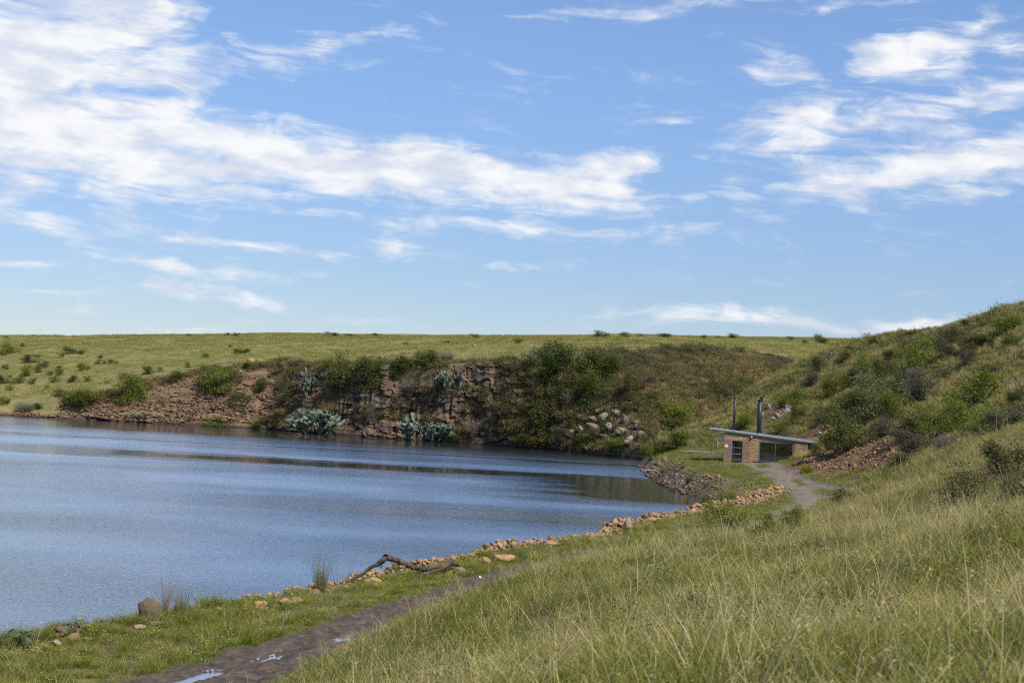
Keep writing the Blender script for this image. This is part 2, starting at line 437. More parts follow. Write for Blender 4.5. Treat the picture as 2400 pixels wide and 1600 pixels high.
def hB(x, y, fine=True):
    x = np.asarray(x, float); y = np.asarray(y, float)
    S = np.interp(x, FSX, FSY) + 1.3 * fbm(x / 9, x * 0 + 3.3, octv=3, seed=12); W = np.interp(x, WX, WW)
    W = W * (1 + 0.22 * fbm(x / 6, x * 0 + 1.7, octv=2, seed=14))
    v = y - S
    pl = tps_eval(B_MODEL, x, np.maximum(y, S + W))
    t = np.clip(v / W, 0, 1)
    prof = np.clip(1.12 * t ** 0.85 - 0.12 * t ** 3, 0, 1)
    steep = np.clip((11 - W) / 4, 0, 1)
    prof = prof * (1 - 0.35 * steep) + 0.35 * steep * sstep(t, 0.0, 0.9)
    z = pl * prof - 1.5 * (1 - sstep(v, -3, 0.0))
    if fine:
        far = sstep(v, 0, 40)
        z = z + sstep(v - W, 0, 25) * (0.8 * fbm(x / 40, y / 40, octv=3, seed=21) + 0.25 * fbm(x / 9, y / 9, octv=2, seed=22)) * np.clip(1.6 - v / 400, 0.2, 1)
        z = z + sstep(t, 0.02, 0.2) * (1 - far) * 0.6 * fbm(x / 3.5, y / 3.5, octv=4, seed=23)
    return z
def hAll(x, y):
    a = hA(x, y); b = hB(x, y)
    a = np.where((x > 95) | (y > 268), -2, a)
    return np.maximum(a, np.where(y > 170, b, -2))
def hit(px, py, dmin=6.0, dmax=700.0, fn=hAll):
    """first ground point under a picture point (looks a little lower if the ray passes over)"""
    for k in range(30):
        d = ray(px, py + 2.0 * k)
        t = np.concatenate([np.arange(dmin, 60, 0.4), np.arange(max(60, dmin), 150, 0.9), np.arange(max(150, dmin), 300, 1.5), np.arange(300, dmax, 6.0)])
        below = CAM_Z + d.z * t < np.maximum(fn(d.x * t, t), 0.0)
        if below.any():
            i = int(np.argmax(below))
            tt = np.linspace(t[max(i - 1, 0)], t[i], 16)
            zz = np.maximum(fn(d.x * tt, tt), 0.0)
            bl = CAM_Z + d.z * tt < zz
            j = int(np.argmax(bl)) if bl.any() else 15
            return Vector((d.x * tt[j], tt[j], float(zz[j])))
    return None
def ground(x, y, fn=hAll):
    return float(fn(np.array([x], float), np.array([y], float))[0])

# ------------------------------------------------------------------ materials
def material(name):
    m = bpy.data.materials.new(name); m.use_nodes = True
    m.node_tree.nodes.clear()
    gg = G(m.node_tree)
    return m, gg
def finish(gg, bsdf):
    gg.nt.links.new(bsdf, gg.n('ShaderNodeOutputMaterial').inputs[0])
def principled(gg, col, rough=0.9, spec=0.2, normal=None, **kw):
    b = gg.n('ShaderNodeBsdfPrincipled')
    if isinstance(col, (tuple, list)) and len(col) == 3: col = (*col, 1)
    gg.set(b.inputs['Base Color'], col); gg.set(b.inputs['Roughness'], rough); gg.set(b.inputs['Specular IOR Level'], spec)
    if normal is not None: gg.set(b.inputs['Normal'], normal)
    for k, v in kw.items(): gg.set(b.inputs[k], v)
    return b.outputs[0]
def bump(gg, h, strength=0.5, dist=0.05, normal=None):
    nd = gg.n('ShaderNodeBump'); gg.set(nd.inputs['Strength'], strength); gg.set(nd.inputs['Distance'], dist); gg.set(nd.inputs['Height'], h)
    if normal is not None: gg.set(nd.inputs['Normal'], normal)
    return nd.outputs[0]
def pos(gg): return gg.n('ShaderNodeNewGeometry').outputs['Position']
def objco(gg): return gg.n('ShaderNodeTexCoord').outputs['Object']
def orand(gg): return gg.n('ShaderNodeObjectInfo').outputs['Random']

# near ground: grass thatch over brown earth, mud where 'bare' is painted, orange rubble soil where 'soil' is
M_GROUND, gg = material('near_ground')
p = pos(gg)
n1 = gg.noise(p, 0.35, 4, 0.6); n2 = gg.noise(p, 3.0, 5, 0.65); n3 = gg.noise(p, 14.0, 4, 0.6)
gcol = gg.mix(gg.smooth(n1, 0.35, 0.65), (0.085, 0.085, 0.030), (0.15, 0.120, 0.055))
gcol = gg.mix(gg.smooth(n2, 0.45, 0.75), gcol, (0.070, 0.075, 0.028))
mud = gg.mix(gg.smooth(n2, 0.35, 0.7), (0.046, 0.033, 0.025), (0.108, 0.080, 0.061))
dry = gg.mix(gg.smooth(n2, 0.3, 0.7), (0.120, 0.092, 0.070), (0.205, 0.165, 0.130))
yy = gg.xyz(p)[1]
mud = gg.mix(gg.smooth(yy, 70, 100), mud, dry)
soil = gg.mix(gg.smooth(n2, 0.35, 0.65), (0.060, 0.042, 0.028), (0.155, 0.085, 0.042))
col = gg.mix(gg.attr('bare').outputs['Fac'], gcol, mud)
col = gg.mix(gg.attr('soil').outputs['Fac'], col, soil)
col = gg.mix(gg.attr('stony').outputs['Fac'], col, gg.mix(gg.smooth(n3, 0.4, 0.6), (0.05, 0.042, 0.035), (0.20, 0.13, 0.075)))
hh = gg.m('ADD', gg.m('MULTIPLY', n2, 0.6), gg.m('MULTIPLY', n3, 0.4))
rgh = gg.mix(gg.attr('bare').outputs['Fac'], (0.95,) * 3, gg.mix(gg.smooth(yy, 70, 100), (0.72,) * 3, (0.9,) * 3))
finish(gg, principled(gg, col, rgh, 0.25, bump(gg, hh, 0.7, 0.10)))

# far plateau and quarry face
M_FAR, gg = material('far_ground')
p = pos(gg); px_, py_, pz_ = gg.xyz(p)
n1 = gg.noise(p, 0.03, 4, 0.6); n2 = gg.noise(gg.vm('MULTIPLY', p, (1, 0.35, 1)), 0.22, 6, 0.7); n3 = gg.noise(p, 1.3, 5, 0.65)
gcol = gg.mix(gg.smooth(n1, 0.35, 0.65), (0.155, 0.150, 0.046), (0.225, 0.185, 0.080))
gcol = gg.mix(gg.smooth(n2, 0.42, 0.68), gcol, (0.125, 0.130, 0.042))
gcol = gg.mix(gg.m('MULTIPLY', gg.smooth(n3, 0.52, 0.72), 0.6), gcol, (0.27, 0.22, 0.10))
n5 = gg.noise(gg.vm('MULTIPLY', p, (1, 0.3, 1)), 0.075, 5, 0.65)
gcol = gg.mix(gg.m('MULTIPLY', gg.smooth(n5, 0.52, 0.66), 0.7), gcol, (0.25, 0.19, 0.095))
# bedded rock: colour follows warped layers, dark seep streaks run down
lay = gg.m('ADD', gg.m('MULTIPLY', pz_, 1.0), gg.m('MULTIPLY', gg.noise(p, 0.25, 3, 0.5), 2.0))
strat = gg.noise(gg.comb(gg.m('MULTIPLY', px_, 0.12), gg.m('MULTIPLY', py_, 0.12), gg.m('MULTIPLY', lay, 2.6)), 1.0, 5, 0.6)
rock = gg.mix(gg.smooth(strat, 0.35, 0.66), (0.075, 0.053, 0.037), (0.200, 0.132, 0.080))
rock = gg.mix(gg.smooth(n3, 0.52, 0.75), rock, (0.25, 0.165, 0.088))
rock = gg.mix(gg.m('MULTIPLY', gg.smooth(gg.noise(p, 0.10, 3, 0.5), 0.5, 0.68), 0.8), rock, (0.155, 0.082, 0.045))
streak = gg.noise(gg.comb(gg.m('MULTIPLY', px_, 1.1), gg.m('MULTIPLY', py_, 0.3), gg.m('MULTIPLY', pz_, 0.09)), 1.0, 4, 0.6)
rock = gg.mix(gg.m('MULTIPLY', gg.m('MULTIPLY', gg.smooth(streak, 0.46, 0.62), 0.85), gg.attr('face').outputs['Fac']), rock, (0.070, 0.058, 0.048))
streak2 = gg.noise(gg.comb(gg.m('MULTIPLY', px_, 2.3), 4.0, gg.m('MULTIPLY', pz_, 0.25)), 1.0, 3, 0.6)
rock = gg.mix(gg.m('MULTIPLY', gg.m('MULTIPLY', gg.smooth(streak2, 0.68, 0.74), 0.7), gg.attr('face').outputs['Fac']), rock, (0.50, 0.47, 0.42))
brown = gg.mix(gg.smooth(n3, 0.36, 0.64), (0.085, 0.060, 0.042), (0.175, 0.140, 0.078))
brown = gg.mix(gg.smooth(n2, 0.45, 0.7), brown, (0.155, 0.135, 0.066))
col = gg.mix(gg.attr('rock').outputs['Fac'], gcol, rock)
col = gg.mix(gg.attr('brown').outputs['Fac'], col, brown)
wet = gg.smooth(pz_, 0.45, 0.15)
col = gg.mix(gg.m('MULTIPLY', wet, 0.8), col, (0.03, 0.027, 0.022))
hh = gg.m('ADD', gg.m('MULTIPLY', strat, 0.6), gg.m('MULTIPLY', n3, 0.6))
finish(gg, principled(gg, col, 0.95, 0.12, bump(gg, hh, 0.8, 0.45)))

# lake
M_WATER, gg = material('lake_water')
p = pos(gg); px_, py_, pz_ = gg.xyz(p)
wob = gg.m('SUBTRACT', gg.noise(gg.vm('MULTIPLY', p, (0.018, 0.05, 0)), 1.0, 3, 0.5), 0.5)
fine = gg.noise(gg.vm('MULTIPLY', p, (0.05, 0.22, 0)), 1.0, 5, 0.65)
yw = gg.m('ADD', gg.m('ADD', py_, gg.m('MULTIPLY', wob, 14.0)), gg.m('MULTIPLY', gg.m('SUBTRACT', fine, 0.5), 11.0))
def band(a, b, c, d):
    return gg.m('MULTIPLY', gg.smooth(yw, a, b), gg.smooth(yw, d, c))
b1 = gg.m('MULTIPLY', band(139, 143, 150, 153), gg.smooth(px_, -62, -38))
b2 = gg.m('MULTIPLY', gg.m('MULTIPLY', band(104, 116, 146, 151), gg.smooth(px_, -12, 9)), gg.smooth(gg.m('ADD', fine, gg.smooth(px_, -8, 22)), 0.52, 0.95))
b3 = gg.m('MULTIPLY', gg.smooth(yw, 190, 216), gg.smooth(px_, -100, -55))
b4 = gg.m('MULTIPLY', band(176, 178, 180, 182), 0.6)
b5 = gg.m('MULTIPLY', gg.m('MULTIPLY', band(84, 93, 97, 104), gg.smooth(px_, -25, 0)), 0.75)
calm = gg.m('MAXIMUM', gg.m('MAXIMUM', b1, b2), gg.m('MAXIMUM', b3, gg.m('MAXIMUM', b4, b5)))
gust = gg.noise(gg.vm('MULTIPLY', p, (0.03, 0.06, 0)), 1.0, 3, 0.5)
amp = gg.m('MULTIPLY', gg.m('SUBTRACT', 1.0, gg.m('MULTIPLY', calm, 0.93)), gg.lin(gust, 0.32, 0.68, 0.55, 1.2))
r1 = gg.noise(gg.vm('MULTIPLY', p, (1.3, 2.4, 0)), 1.0, 3, 0.55)
r2 = gg.noise(gg.vm('MULTIPLY', p, (4.2, 6.0, 0)), 1.0, 3, 0.6)
hgt = gg.m('ADD', gg.m('MULTIPLY', r1, 0.12), gg.m('MULTIPLY', r2, 0.065))
nrm = bump(gg, gg.m('MULTIPLY', hgt, amp), 1.0, 1.0)
rgw = gg.m('MULTIPLY_ADD', amp, 0.17, 0.03)
body = principled(gg, (0.022, 0.030, 0.036), rgw, 0.5, nrm, IOR=1.5)
film = gg.n('ShaderNodeBsdfGlossy'); film.inputs[0].default_value = (0.93, 0.97, 1.0, 1); gg.set(film.inputs['Roughness'], rgw); gg.set(film.inputs['Normal'], nrm)
wm = gg.n('ShaderNodeMixShader'); gg.set(wm.inputs[0], gg.m('MULTIPLY', amp, 0.9, clamp=True))
gg.nt.links.new(body, wm.inputs[1]); gg.nt.links.new(film.outputs[0], wm.inputs[2])
finish(gg, wm.outputs[0])
M_PUDDLE, gg = material('puddle_water')
body = principled(gg, (0.10, 0.082, 0.068), 0.03, 0.5, IOR=1.333)
film = gg.n('ShaderNodeBsdfGlossy'); film.inputs[0].default_value = (1.0, 0.96, 0.90, 1); film.inputs['Roughness'].default_value = 0.16
wm = gg.n('ShaderNodeMixShader'); wm.inputs[0].default_value = 0.6
gg.nt.links.new(body, wm.inputs[1]); gg.nt.links.new(film.outputs[0], wm.inputs[2])
finish(gg, wm.outputs[0])

# ------------------------------------------------------------------ ground meshes
def grid_mesh(name, xs, ys, X, Y, Z, mat, attrs):
    nx, ny = len(xs), len(ys)
    V = np.stack([X.ravel(), Y.ravel(), Z.ravel()], 1)
    i = np.arange(ny - 1)[:, None] * nx + np.arange(nx - 1)[None]
    F = np.stack([i, i + 1, i + nx + 1, i + nx], -1).reshape(-1, 4)
    return mesh_np(name, V, F, mat, True, attrs)
def spaced(stops):
    out = [stops[0][0]]
    for (a, s), (b, s2) in zip(stops[:-1], stops[1:]):
        while out[-1] < b - 1e-6:
            t = min(1, max(0, (out[-1] - a) / (b - a)))
            out.append(out[-1] + s + (s2 - s) * t)
    return np.array(out)
ys = spaced([(-60, 2.0), (4, 0.4), (24, 0.2), (27, 0.09), (47, 0.09), (50, 0.2), (75, 0.45), (150, 0.6), (200, 0.9), (285, 2.0)])
xs = spaced([(-62, 2.0), (-16, 0.3), (-11, 0.1), (0, 0.1), (2, 0.2), (12, 0.35), (34, 0.45), (60, 1.0), (130, 3.0)])
X, Y = np.meshgrid(xs, ys)
Z = hA(X, Y)
sdv, _ = shore_sd(X, Y)
bare, soil = bare_mask(X, Y), soil_mask(X, Y)
stony = (1 - sstep(sdv + 0.5 * fbm(X, Y, octv=2, seed=71), 0.2, 0.9)) * (1 - sstep(Y, 112, 116)) + sstep(Y, 112, 116) * (1 - sstep(sdv + 1.2 * fbm(X / 2, Y / 2, octv=2, seed=72), 1.4, 2.8))
stony = np.maximum(stony * (Y < 215), 0.0)
ground_ob = tag(link('hillside_ground', grid_mesh('hillside_ground', xs, ys, X, Y, Z, M_GROUND, {'bare': bare.ravel(), 'soil': soil.ravel(), 'stony': stony.ravel()})), kind='structure')

us = spaced([(-420, 12), (-130, 1.0), (-100, 0.42), (30, 0.36), (50, 0.9), (90, 3), (420, 12)])
vs = spaced([(-6, 0.5), (0, 0.075), (5, 0.085), (7, 0.25), (16, 0.28), (30, 0.5), (60, 2.0), (300, 5), (700, 18)])
U, Vv = np.meshgrid(us, vs)
Xf = U; Yf = np.interp(U, FSX, FSY) + Vv
Zf = hB(Xf, Yf)
Wf = np.interp(Xf, WX, WW)
pxl = Xf / Yf * FPX + 1200          # roughly the picture column, for laying out the kinds of ground
t = np.clip(Vv / Wf, 0, 1.6)
nz = fbm(Xf / 5, Yf / 5, octv=3, seed=81)
rock = (1 - sstep(t + 0.22 * nz, 0.85, 1.12)) * sstep(pxl, 60, 240) * (1 - sstep(pxl + 60 * nz, 1380, 1480))
rock = np.maximum(rock, (1 - sstep(Zf + 0.5 * nz, 0.5, 1.2)) * (Vv > -4))
outc = np.exp(-(((pxl - 1420) / 95) ** 2 + ((Zf - 3.6 - (pxl - 1420) * 0.012) / 2.2) ** 2))
rock = np.maximum(rock, sstep(outc + 0.25 * nz, 0.35, 0.6) * (pxl < 1540))
brown = sstep(pxl + 40 * nz, 1330, 1440) * (1 - sstep(Vv + 4 * nz, 26, 40)) * (1 - sstep(pxl + 60 * nz, 1880, 1960))
brown = brown * (1 - rock * 0.85)
brown = np.maximum(brown, 0.5 * sstep(pxl, 250, 400) * (1 - sstep(pxl, 1350, 1400)) * sstep(t, 0.8, 1.0) * (1 - sstep(Vv - Wf + 3 * nz, 2, 5)))
face = sstep(pxl, 700, 820) * (1 - sstep(pxl, 1330, 1420)) * (t < 1.0)
# bedding: the face steps in and out with height, more where it is steep
fs = (t > 0.02) * (t < 1.0) * rock
layer = np.floor((Zf + 0.8 * fbm(Xf / 12, Yf / 12, octv=2, seed=83)) / 0.85)
step = _h(layer, np.floor(Xf / 2.3 + layer * 0.37), np.zeros_like(layer), 91) - 0.5
step2 = _h(np.floor(Zf / 0.4), np.floor(Xf / 1.1 + np.floor(Zf / 0.4) * 0.71), np.zeros_like(layer), 92) - 0.5
butt = fbm(Xf / 4.5, Zf / 14, octv=3, seed=84) - 0.5 * np.abs(fbm(Xf / 1.9, Zf / 18, octv=2, seed=86))
xw = Xf + 0.5 * fbm(Xf / 2.5, Zf / 9, octv=2, seed=87)
colm = np.floor(xw / 1.15 + 0.35 * np.floor(xw / 4.1))
lay2 = np.floor(Zf / 2.1 + 3 * _h(colm, colm * 0, colm * 0, 88))
blk = _h(colm, lay2, colm * 0, 89) - 0.5
crack = np.abs(xw / 1.15 - np.round(xw / 1.15)) < 0.13
Yf = Yf + fs * (0.6 * step + 0.3 * step2 + 1.2 * butt) + fs * face * (0.75 * blk + 0.38 * crack * (_h(colm, colm * 0, colm * 0, 90) > 0.4))
Zf = Zf + fs * 0.15 * step2
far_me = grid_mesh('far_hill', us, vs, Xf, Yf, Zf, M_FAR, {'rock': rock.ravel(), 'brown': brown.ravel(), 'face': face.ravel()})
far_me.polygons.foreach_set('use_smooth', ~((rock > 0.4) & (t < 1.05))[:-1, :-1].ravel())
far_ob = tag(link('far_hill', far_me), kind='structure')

lw = bpy.data.meshes.new('lake')
lw.from_pydata([(-430, -60, 0), (55, -60, 0), (55, 290, 0), (-430, 290, 0)], [], [(0, 1, 2, 3)])
lw.materials.append(M_WATER)
tag(link('lake', lw), kind='structure')
# ground that carries the horizon all the way round
bm = bmesh.new()
rings = [(140, -3.0), (420, -6.0), (1500, -10), (4500, -25)]
ang = np.linspace(0, 2 * math.pi, 49)[:-1]
vv = [[bm.verts.new((r_ * math.cos(a), r_ * math.sin(a) + 100, z_)) for a in ang] for r_, z_ in rings]
for ra, rb in zip(vv[:-1], vv[1:]):
    for i in range(48):
        bm.faces.new((ra[i], rb[i], rb[(i + 1) % 48], ra[(i + 1) % 48]))
bm.faces.new(list(vv[0]))
me = bpy.data.meshes.new('outer_ground'); bm.to_mesh(me); bm.free(); me.materials.append(M_FAR)
tag(link('outer_ground', me), kind='structure')
for (c, hl, hw) in PUDDLES:
    n = 20
    V = [(hl * 1.45 * math.cos(6.2832 * k / n), hw * 1.5 * math.sin(6.2832 * k / n), 0) for k in range(n)]
    me = bpy.data.meshes.new('puddle'); me.from_pydata(V, [], [tuple(range(n))]); me.materials.append(M_PUDDLE)
    o = tag(link('puddle', me, loc=(c[0], c[1], 0.855)), kind='structure')
    o.rotation_euler = (0, 0, math.atan2(TDIR[1], TDIR[0]))
# ------------------------------------------------------------------ plants: shared meshes
def leaf_mat(name, c1, c2, transl=0.35, rough=0.6, use_attr=None):
    m, gg = material(name)
    r = orand(gg)
    n = gg.noise(objco(gg), 3.0, 2, 0.5)
    f = gg.m('ADD', gg.m('MULTIPLY', r, 0.55), gg.m('MULTIPLY', gg.smooth(n, 0.3, 0.7), 0.45))
    col = gg.mix(f, c1, c2)
    if use_attr:
        col = gg.mix(gg.attr(use_attr).outputs['Fac'], col, tuple(min(1, x * 1.75 + 0.01) for x in c2))
    d = principled(gg, col, rough, 0.25)
    tr = gg.n('ShaderNodeBsdfTranslucent'); gg.set(tr.inputs[0], col)
    mxs = gg.n('ShaderNodeMixShader'); mxs.inputs[0].default_value = transl
    gg.nt.links.new(d, mxs.inputs[1]); gg.nt.links.new(tr.outputs[0], mxs.inputs[2])
    finish(gg, mxs.outputs[0])
    return m
def plain(name, c, rough=0.8, spec=0.2, vary=0.25, scale=6.0, bmp=0.0, metal=0.0):
    m, gg = material(name)
    n = gg.noise(objco(gg), scale, 4, 0.6)
    col = gg.mix(gg.smooth(n, 0.3, 0.7), tuple(x * (1 - vary) for x in c), tuple(min(1, x * (1 + vary)) for x in c))
    finish(gg, principled(gg, col, rough, spec, bump(gg, n, 0.6, bmp) if bmp else None, Metallic=metal))
    return m
LEAF = {
 'g': leaf_mat('leaf_bright_green', (0.115, 0.150, 0.018), (0.180, 0.210, 0.030)),
 'd': leaf_mat('leaf_dark_green', (0.072, 0.096, 0.018), (0.118, 0.138, 0.030)),
 'l': leaf_mat('leaf_lime_green', (0.155, 0.190, 0.024), (0.220, 0.240, 0.040)),
 'o': leaf_mat('leaf_olive', (0.090, 0.094, 0.030), (0.135, 0.128, 0.044)),
 'y': leaf_mat('leaf_grey_olive', (0.085, 0.080, 0.052), (0.120, 0.112, 0.070)),
 't': leaf_mat('leaf_dry_twig', (0.125, 0.105, 0.085), (0.165, 0.140, 0.110), 0.1),
 'f': leaf_mat('leaf_feathery', (0.095, 0.118, 0.044), (0.140, 0.158, 0.062)),
}
M_BARK = plain('grey_bark', (0.105, 0.082, 0.062), 0.9, 0.1, 0.35, 9, 0.02)
M_TWIG = plain('pale_twig', (0.20, 0.17, 0.14), 0.9, 0.1, 0.3, 9)
M_PAD = None

def tube(path, radii, sides=6):
    """verts, quads of a tapered tube along a path"""
    path = [Vector(p) for p in path]
    V, F = [], []
    for i, p_ in enumerate(path):
        t_ = (path[min(i + 1, len(path) - 1)] - path[max(i - 1, 0)]).normalized()
        a = t_.orthogonal().normalized() if i == 0 else (a - t_ * a.dot(t_)).normalized()
        b = t_.cross(a)
        for k in range(sides):
            th = 2 * math.pi * k / sides
            V.append(p_ + (a * math.cos(th) + b * math.sin(th)) * radii[i])
    for i in range(len(path) - 1):
        for k in range(sides):
            k2 = (k + 1) % sides
            F.append((i * sides + k, i * sides + k2, (i + 1) * sides + k2, (i + 1) * sides + k))
    return np.array([tuple(v) for v in V], float), np.array(F, int)
def merge(parts):
    Vs, Fs, o = [], [], 0
    for V, F in parts:
        Vs.append(V); Fs.append(F + o); o += len(V)
    return np.vstack(Vs), np.vstack(Fs)
def leaves_at(C, size, rng, up=0.35, aspect=0.55):
    """a small diamond leaf for each centre in C (n,3)"""
    n = len(C)
    d = rng.normal(size=(n, 3)); d[:, 2] = np.abs(d[:, 2]) * 0.7 + up * rng.random(n)
    d /= np.linalg.norm(d, axis=1, keepdims=True)
    r = rng.normal(size=(n, 3)); s = np.cross(d, r); s /= np.linalg.norm(s, axis=1, keepdims=True)
    sz = (size * (0.6 + 0.8 * rng.random(n)))[:, None]
    V = np.stack([C, C + d * sz * 0.5 + s * sz * aspect * 0.5, C + d * sz, C + d * sz * 0.5 - s * sz * aspect * 0.5], 1).reshape(-1, 3)
    F = np.arange(n * 4).reshape(n, 4)
    return V, F
def bush_shape(seed, n_clump=46, per=105, leaf=0.036, squat=1.0, lumpy=0.35, spread=0.095, open_=0.0):
    """crown in a unit box (width 1, height 1, base at 0): leafy clumps spread through an uneven dome; returns foliage and stem meshes"""
    rng = np.random.default_rng(seed)
    # three to six lobes make the uneven outline
    nl = rng.integers(4, 8)
    lob = [(0.0, 0.0, 0.42, 0.34)]
    for k in range(nl):
        a = rng.random() * 6.283; rr = 0.17 + 0.16 * rng.random()
        lob.append((math.cos(a) * rr, math.sin(a) * rr, 0.22 + 0.45 * rng.random(), 0.17 + 0.10 * rng.random()))
    cl = []
    while len(cl) < n_clump:
        l = lob[rng.integers(len(lob))]
        v = rng.normal(size=3); v /= np.linalg.norm(v)
        rad = l[3] * (0.45 + 0.6 * rng.random())
        c = np.array(l[:3]) + v * rad * np.array([1, 1, 1.05])
        if c[2] < 0.04 or np.hypot(c[0], c[1]) > 0.5 or c[2] > 0.95: continue
        cl.append(c)
    cl = np.array(cl)
    C = []
    lit = []
    for c in cl:
        n = int(per * (0.6 + 0.8 * rng.random()))
        s = spread * (0.7 + 0.6 * rng.random())
        q = rng.normal(size=(n, 3)) * s * np.array([0.75, 0.75, 0.5])
        C.append(c + q)
    # a skirt of low leaves so the crown comes down to the ground
    for k in range(int(n_clump * 0.35)):
        a = rng.random() * 6.283; rr = 0.36 * math.sqrt(rng.random())
        C.append(np.array([math.cos(a) * rr, math.sin(a) * rr, 0.10 + 0.08 * rng.random()]) + rng.normal(size=(int(per * 0.9), 3)) * spread * np.array([0.8, 0.8, 0.6]))
    C = np.vstack(C)
    rr = np.percentile(np.hypot(C[:, 0], C[:, 1]), 96); C[:, :2] *= 0.5 / rr; cl[:, :2] *= 0.5 / rr
    hz = np.percentile(C[:, 2], 99); C[:, 2] *= 1.0 / hz; cl[:, 2] *= 1.0 / hz
    C[:, 2] = np.maximum(C[:, 2], 0.0)
    V, F = leaves_at(C, leaf, rng)
    stems = []
    for c in cl[rng.permutation(len(cl))[:16]]:
        b = np.array([c[0] * 0.12, c[1] * 0.12, -0.08])
        m = (b + c) / 2 + rng.normal(size=3) * 0.03
        stems.append(tube([b, m, c], [0.016, 0.010, 0.004], 4))
    SV, SF = merge(stems)
    return (V, F), (SV, SF)
BUSH = []
for k, kw in enumerate([dict(), dict(n_clump=60, per=95), dict(n_clump=38, per=140, spread=0.12), dict(n_clump=54, per=120, leaf=0.032), dict(n_clump=44, per=125, spread=0.105), dict(n_clump=70, per=85)]):
    (V, F), (SV, SF) = bush_shape(100 + k, **kw)
    BUSH.append((V, F, SV, SF))
TINY = []
for k in range(4):
    (V, F), _ = bush_shape(200 + k, n_clump=26, per=34, leaf=0.075, spread=0.12)
    TINY.append((V, F))
_mc = {}
def bush_mesh(kind, k, tiny=False):
    key = (kind, k, tiny)
    if key not in _mc:
        if tiny: V, F = TINY[k]
        else: V, F = BUSH[k][:2]
        _mc[key] = mesh_np('foliage', V, F, LEAF[kind])
        if not tiny: _mc[('stem', k)] = _mc.get(('stem', k)) or mesh_np('stems', BUSH[k][2], BUSH[k][3], M_BARK, True)
    return _mc[key]
# dry shrub: nothing but fine twigs
def twig_shape(seed, n=150, leafy=0):
    rng = np.random.default_rng(seed)
    parts = []
    tips = []
    for k in range(n):
        a = rng.random() * 6.283; sp = 0.46 * math.sqrt(rng.random()); h = (0.55 + 0.45 * rng.random()) * (1 - 0.9 * sp * sp)
        b = Vector((math.cos(a) * 0.06, math.sin(a) * 0.06, -0.05)); t_ = Vector((math.cos(a) * sp, math.sin(a) * sp, h))
        m = b.lerp(t_, 0.5) + Vector(rng.normal(size=3) * 0.04) + Vector((0, 0, 0.06))
        parts.append(tube([b, m, t_], [0.009, 0.006, 0.002], 3)); tips.append(t_); tips.append(m)
        for j in range(2):
            q = m.lerp(t_, rng.random()) + Vector(rng.normal(size=3) * 0.09)
            parts.append(tube([m, q], [0.004, 0.0015], 3)); tips.append(q)
    V, F = merge(parts)
    T = np.array([tuple(v) for v in tips]); T = T[T[:, 2] > 0.05]
    T = np.repeat(T, 5, 0) + rng.normal(size=(len(T) * 5, 3)) * 0.03
    return (V, F), leaves_at(T, 0.028, rng)
TWIG = [twig_shape(300 + k) for k in range(3)]
KNAME = {'g': 'green_bush', 'd': 'dark_green_bush', 'o': 'olive_bush', 'y': 'grey_olive_shrub', 't': 'dry_twig_shrub', 'f': 'feathery_bush', 'l': 'lime_green_bush'}
_bn = [0]
HS, SK, PB = 'small bushes on the far grassy hillside', 'bushes along the far skyline', 'low bushes on the plateau grass below the skyline'
H_, N_ = 'bushes on the hill at the right', 'bushes on the near grass slope'
ORD = ['first', 'second', 'third', 'fourth', 'fifth', 'sixth', 'seventh', 'eighth', 'ninth', 'tenth', 'eleventh', 'twelfth', 'thirteenth', 'fourteenth', 'fifteenth', 'sixteenth', 'seventeenth', 'eighteenth', 'nineteenth', 'twentieth']
def bush(px, py, w, h, kind, label, group=None, dmin=6.0, cat='bush'):
    q = hit(px, py, dmin)
    if q is None: return None
    s = q.y / FPX
    W, H = w * s, h * s
    i = _bn[0]; _bn[0] += 1
    k = i % 6
    rz = (i * 2.399) % 6.283
    tiny = w < 26 and q.y > 150
    if group in (HS, SK, PB): H *= 1.35; W *= 1.15
    if group == N_: H *= 1.28; W *= 1.15
    if group == H_: H *= 1.1
    dep = W * (0.75 + 0.2 * ((i * 7) % 5) / 5)
    big = w > 18
    if kind == 't':
        o = empty(KNAME[kind], (q.x, q.y + 0.15 * W, q.z - 0.05 * H), rz)
        (V, F), (LV, LF) = TWIG[i % 3]
        key = ('twig', i % 3)
        if key not in _mc:
            _mc[key] = mesh_np('twigs', V, F, M_TWIG, True); _mc[('twl', i % 3)] = mesh_np('dry_leaves', LV, LF, LEAF['t'])
        link('twigs', _mc[key], o); link('dry_leaves', _mc[('twl', i % 3)], o)
        o.scale = (W, W, H * 1.1)
    elif tiny:
        o = link(KNAME[kind], bush_mesh(kind, i % 4, True), None, (q.x, q.y + 0.1 * W, q.z - 0.06 * H))
        o.rotation_euler = (0, 0, rz); o.scale = (W * 1.12, W * 1.12, H * 1.15)
    else:
        o = empty(KNAME[kind], (q.x, q.y + 0.22 * W, q.z - 0.08 * H), rz)
        link('foliage', bush_mesh(kind, k), o)
        link('stems', _mc[('stem', k)], o)
        o.scale = (W * 1.08, W * 1.08, H * 1.12)
    tag(o, label, cat, group)
    return o

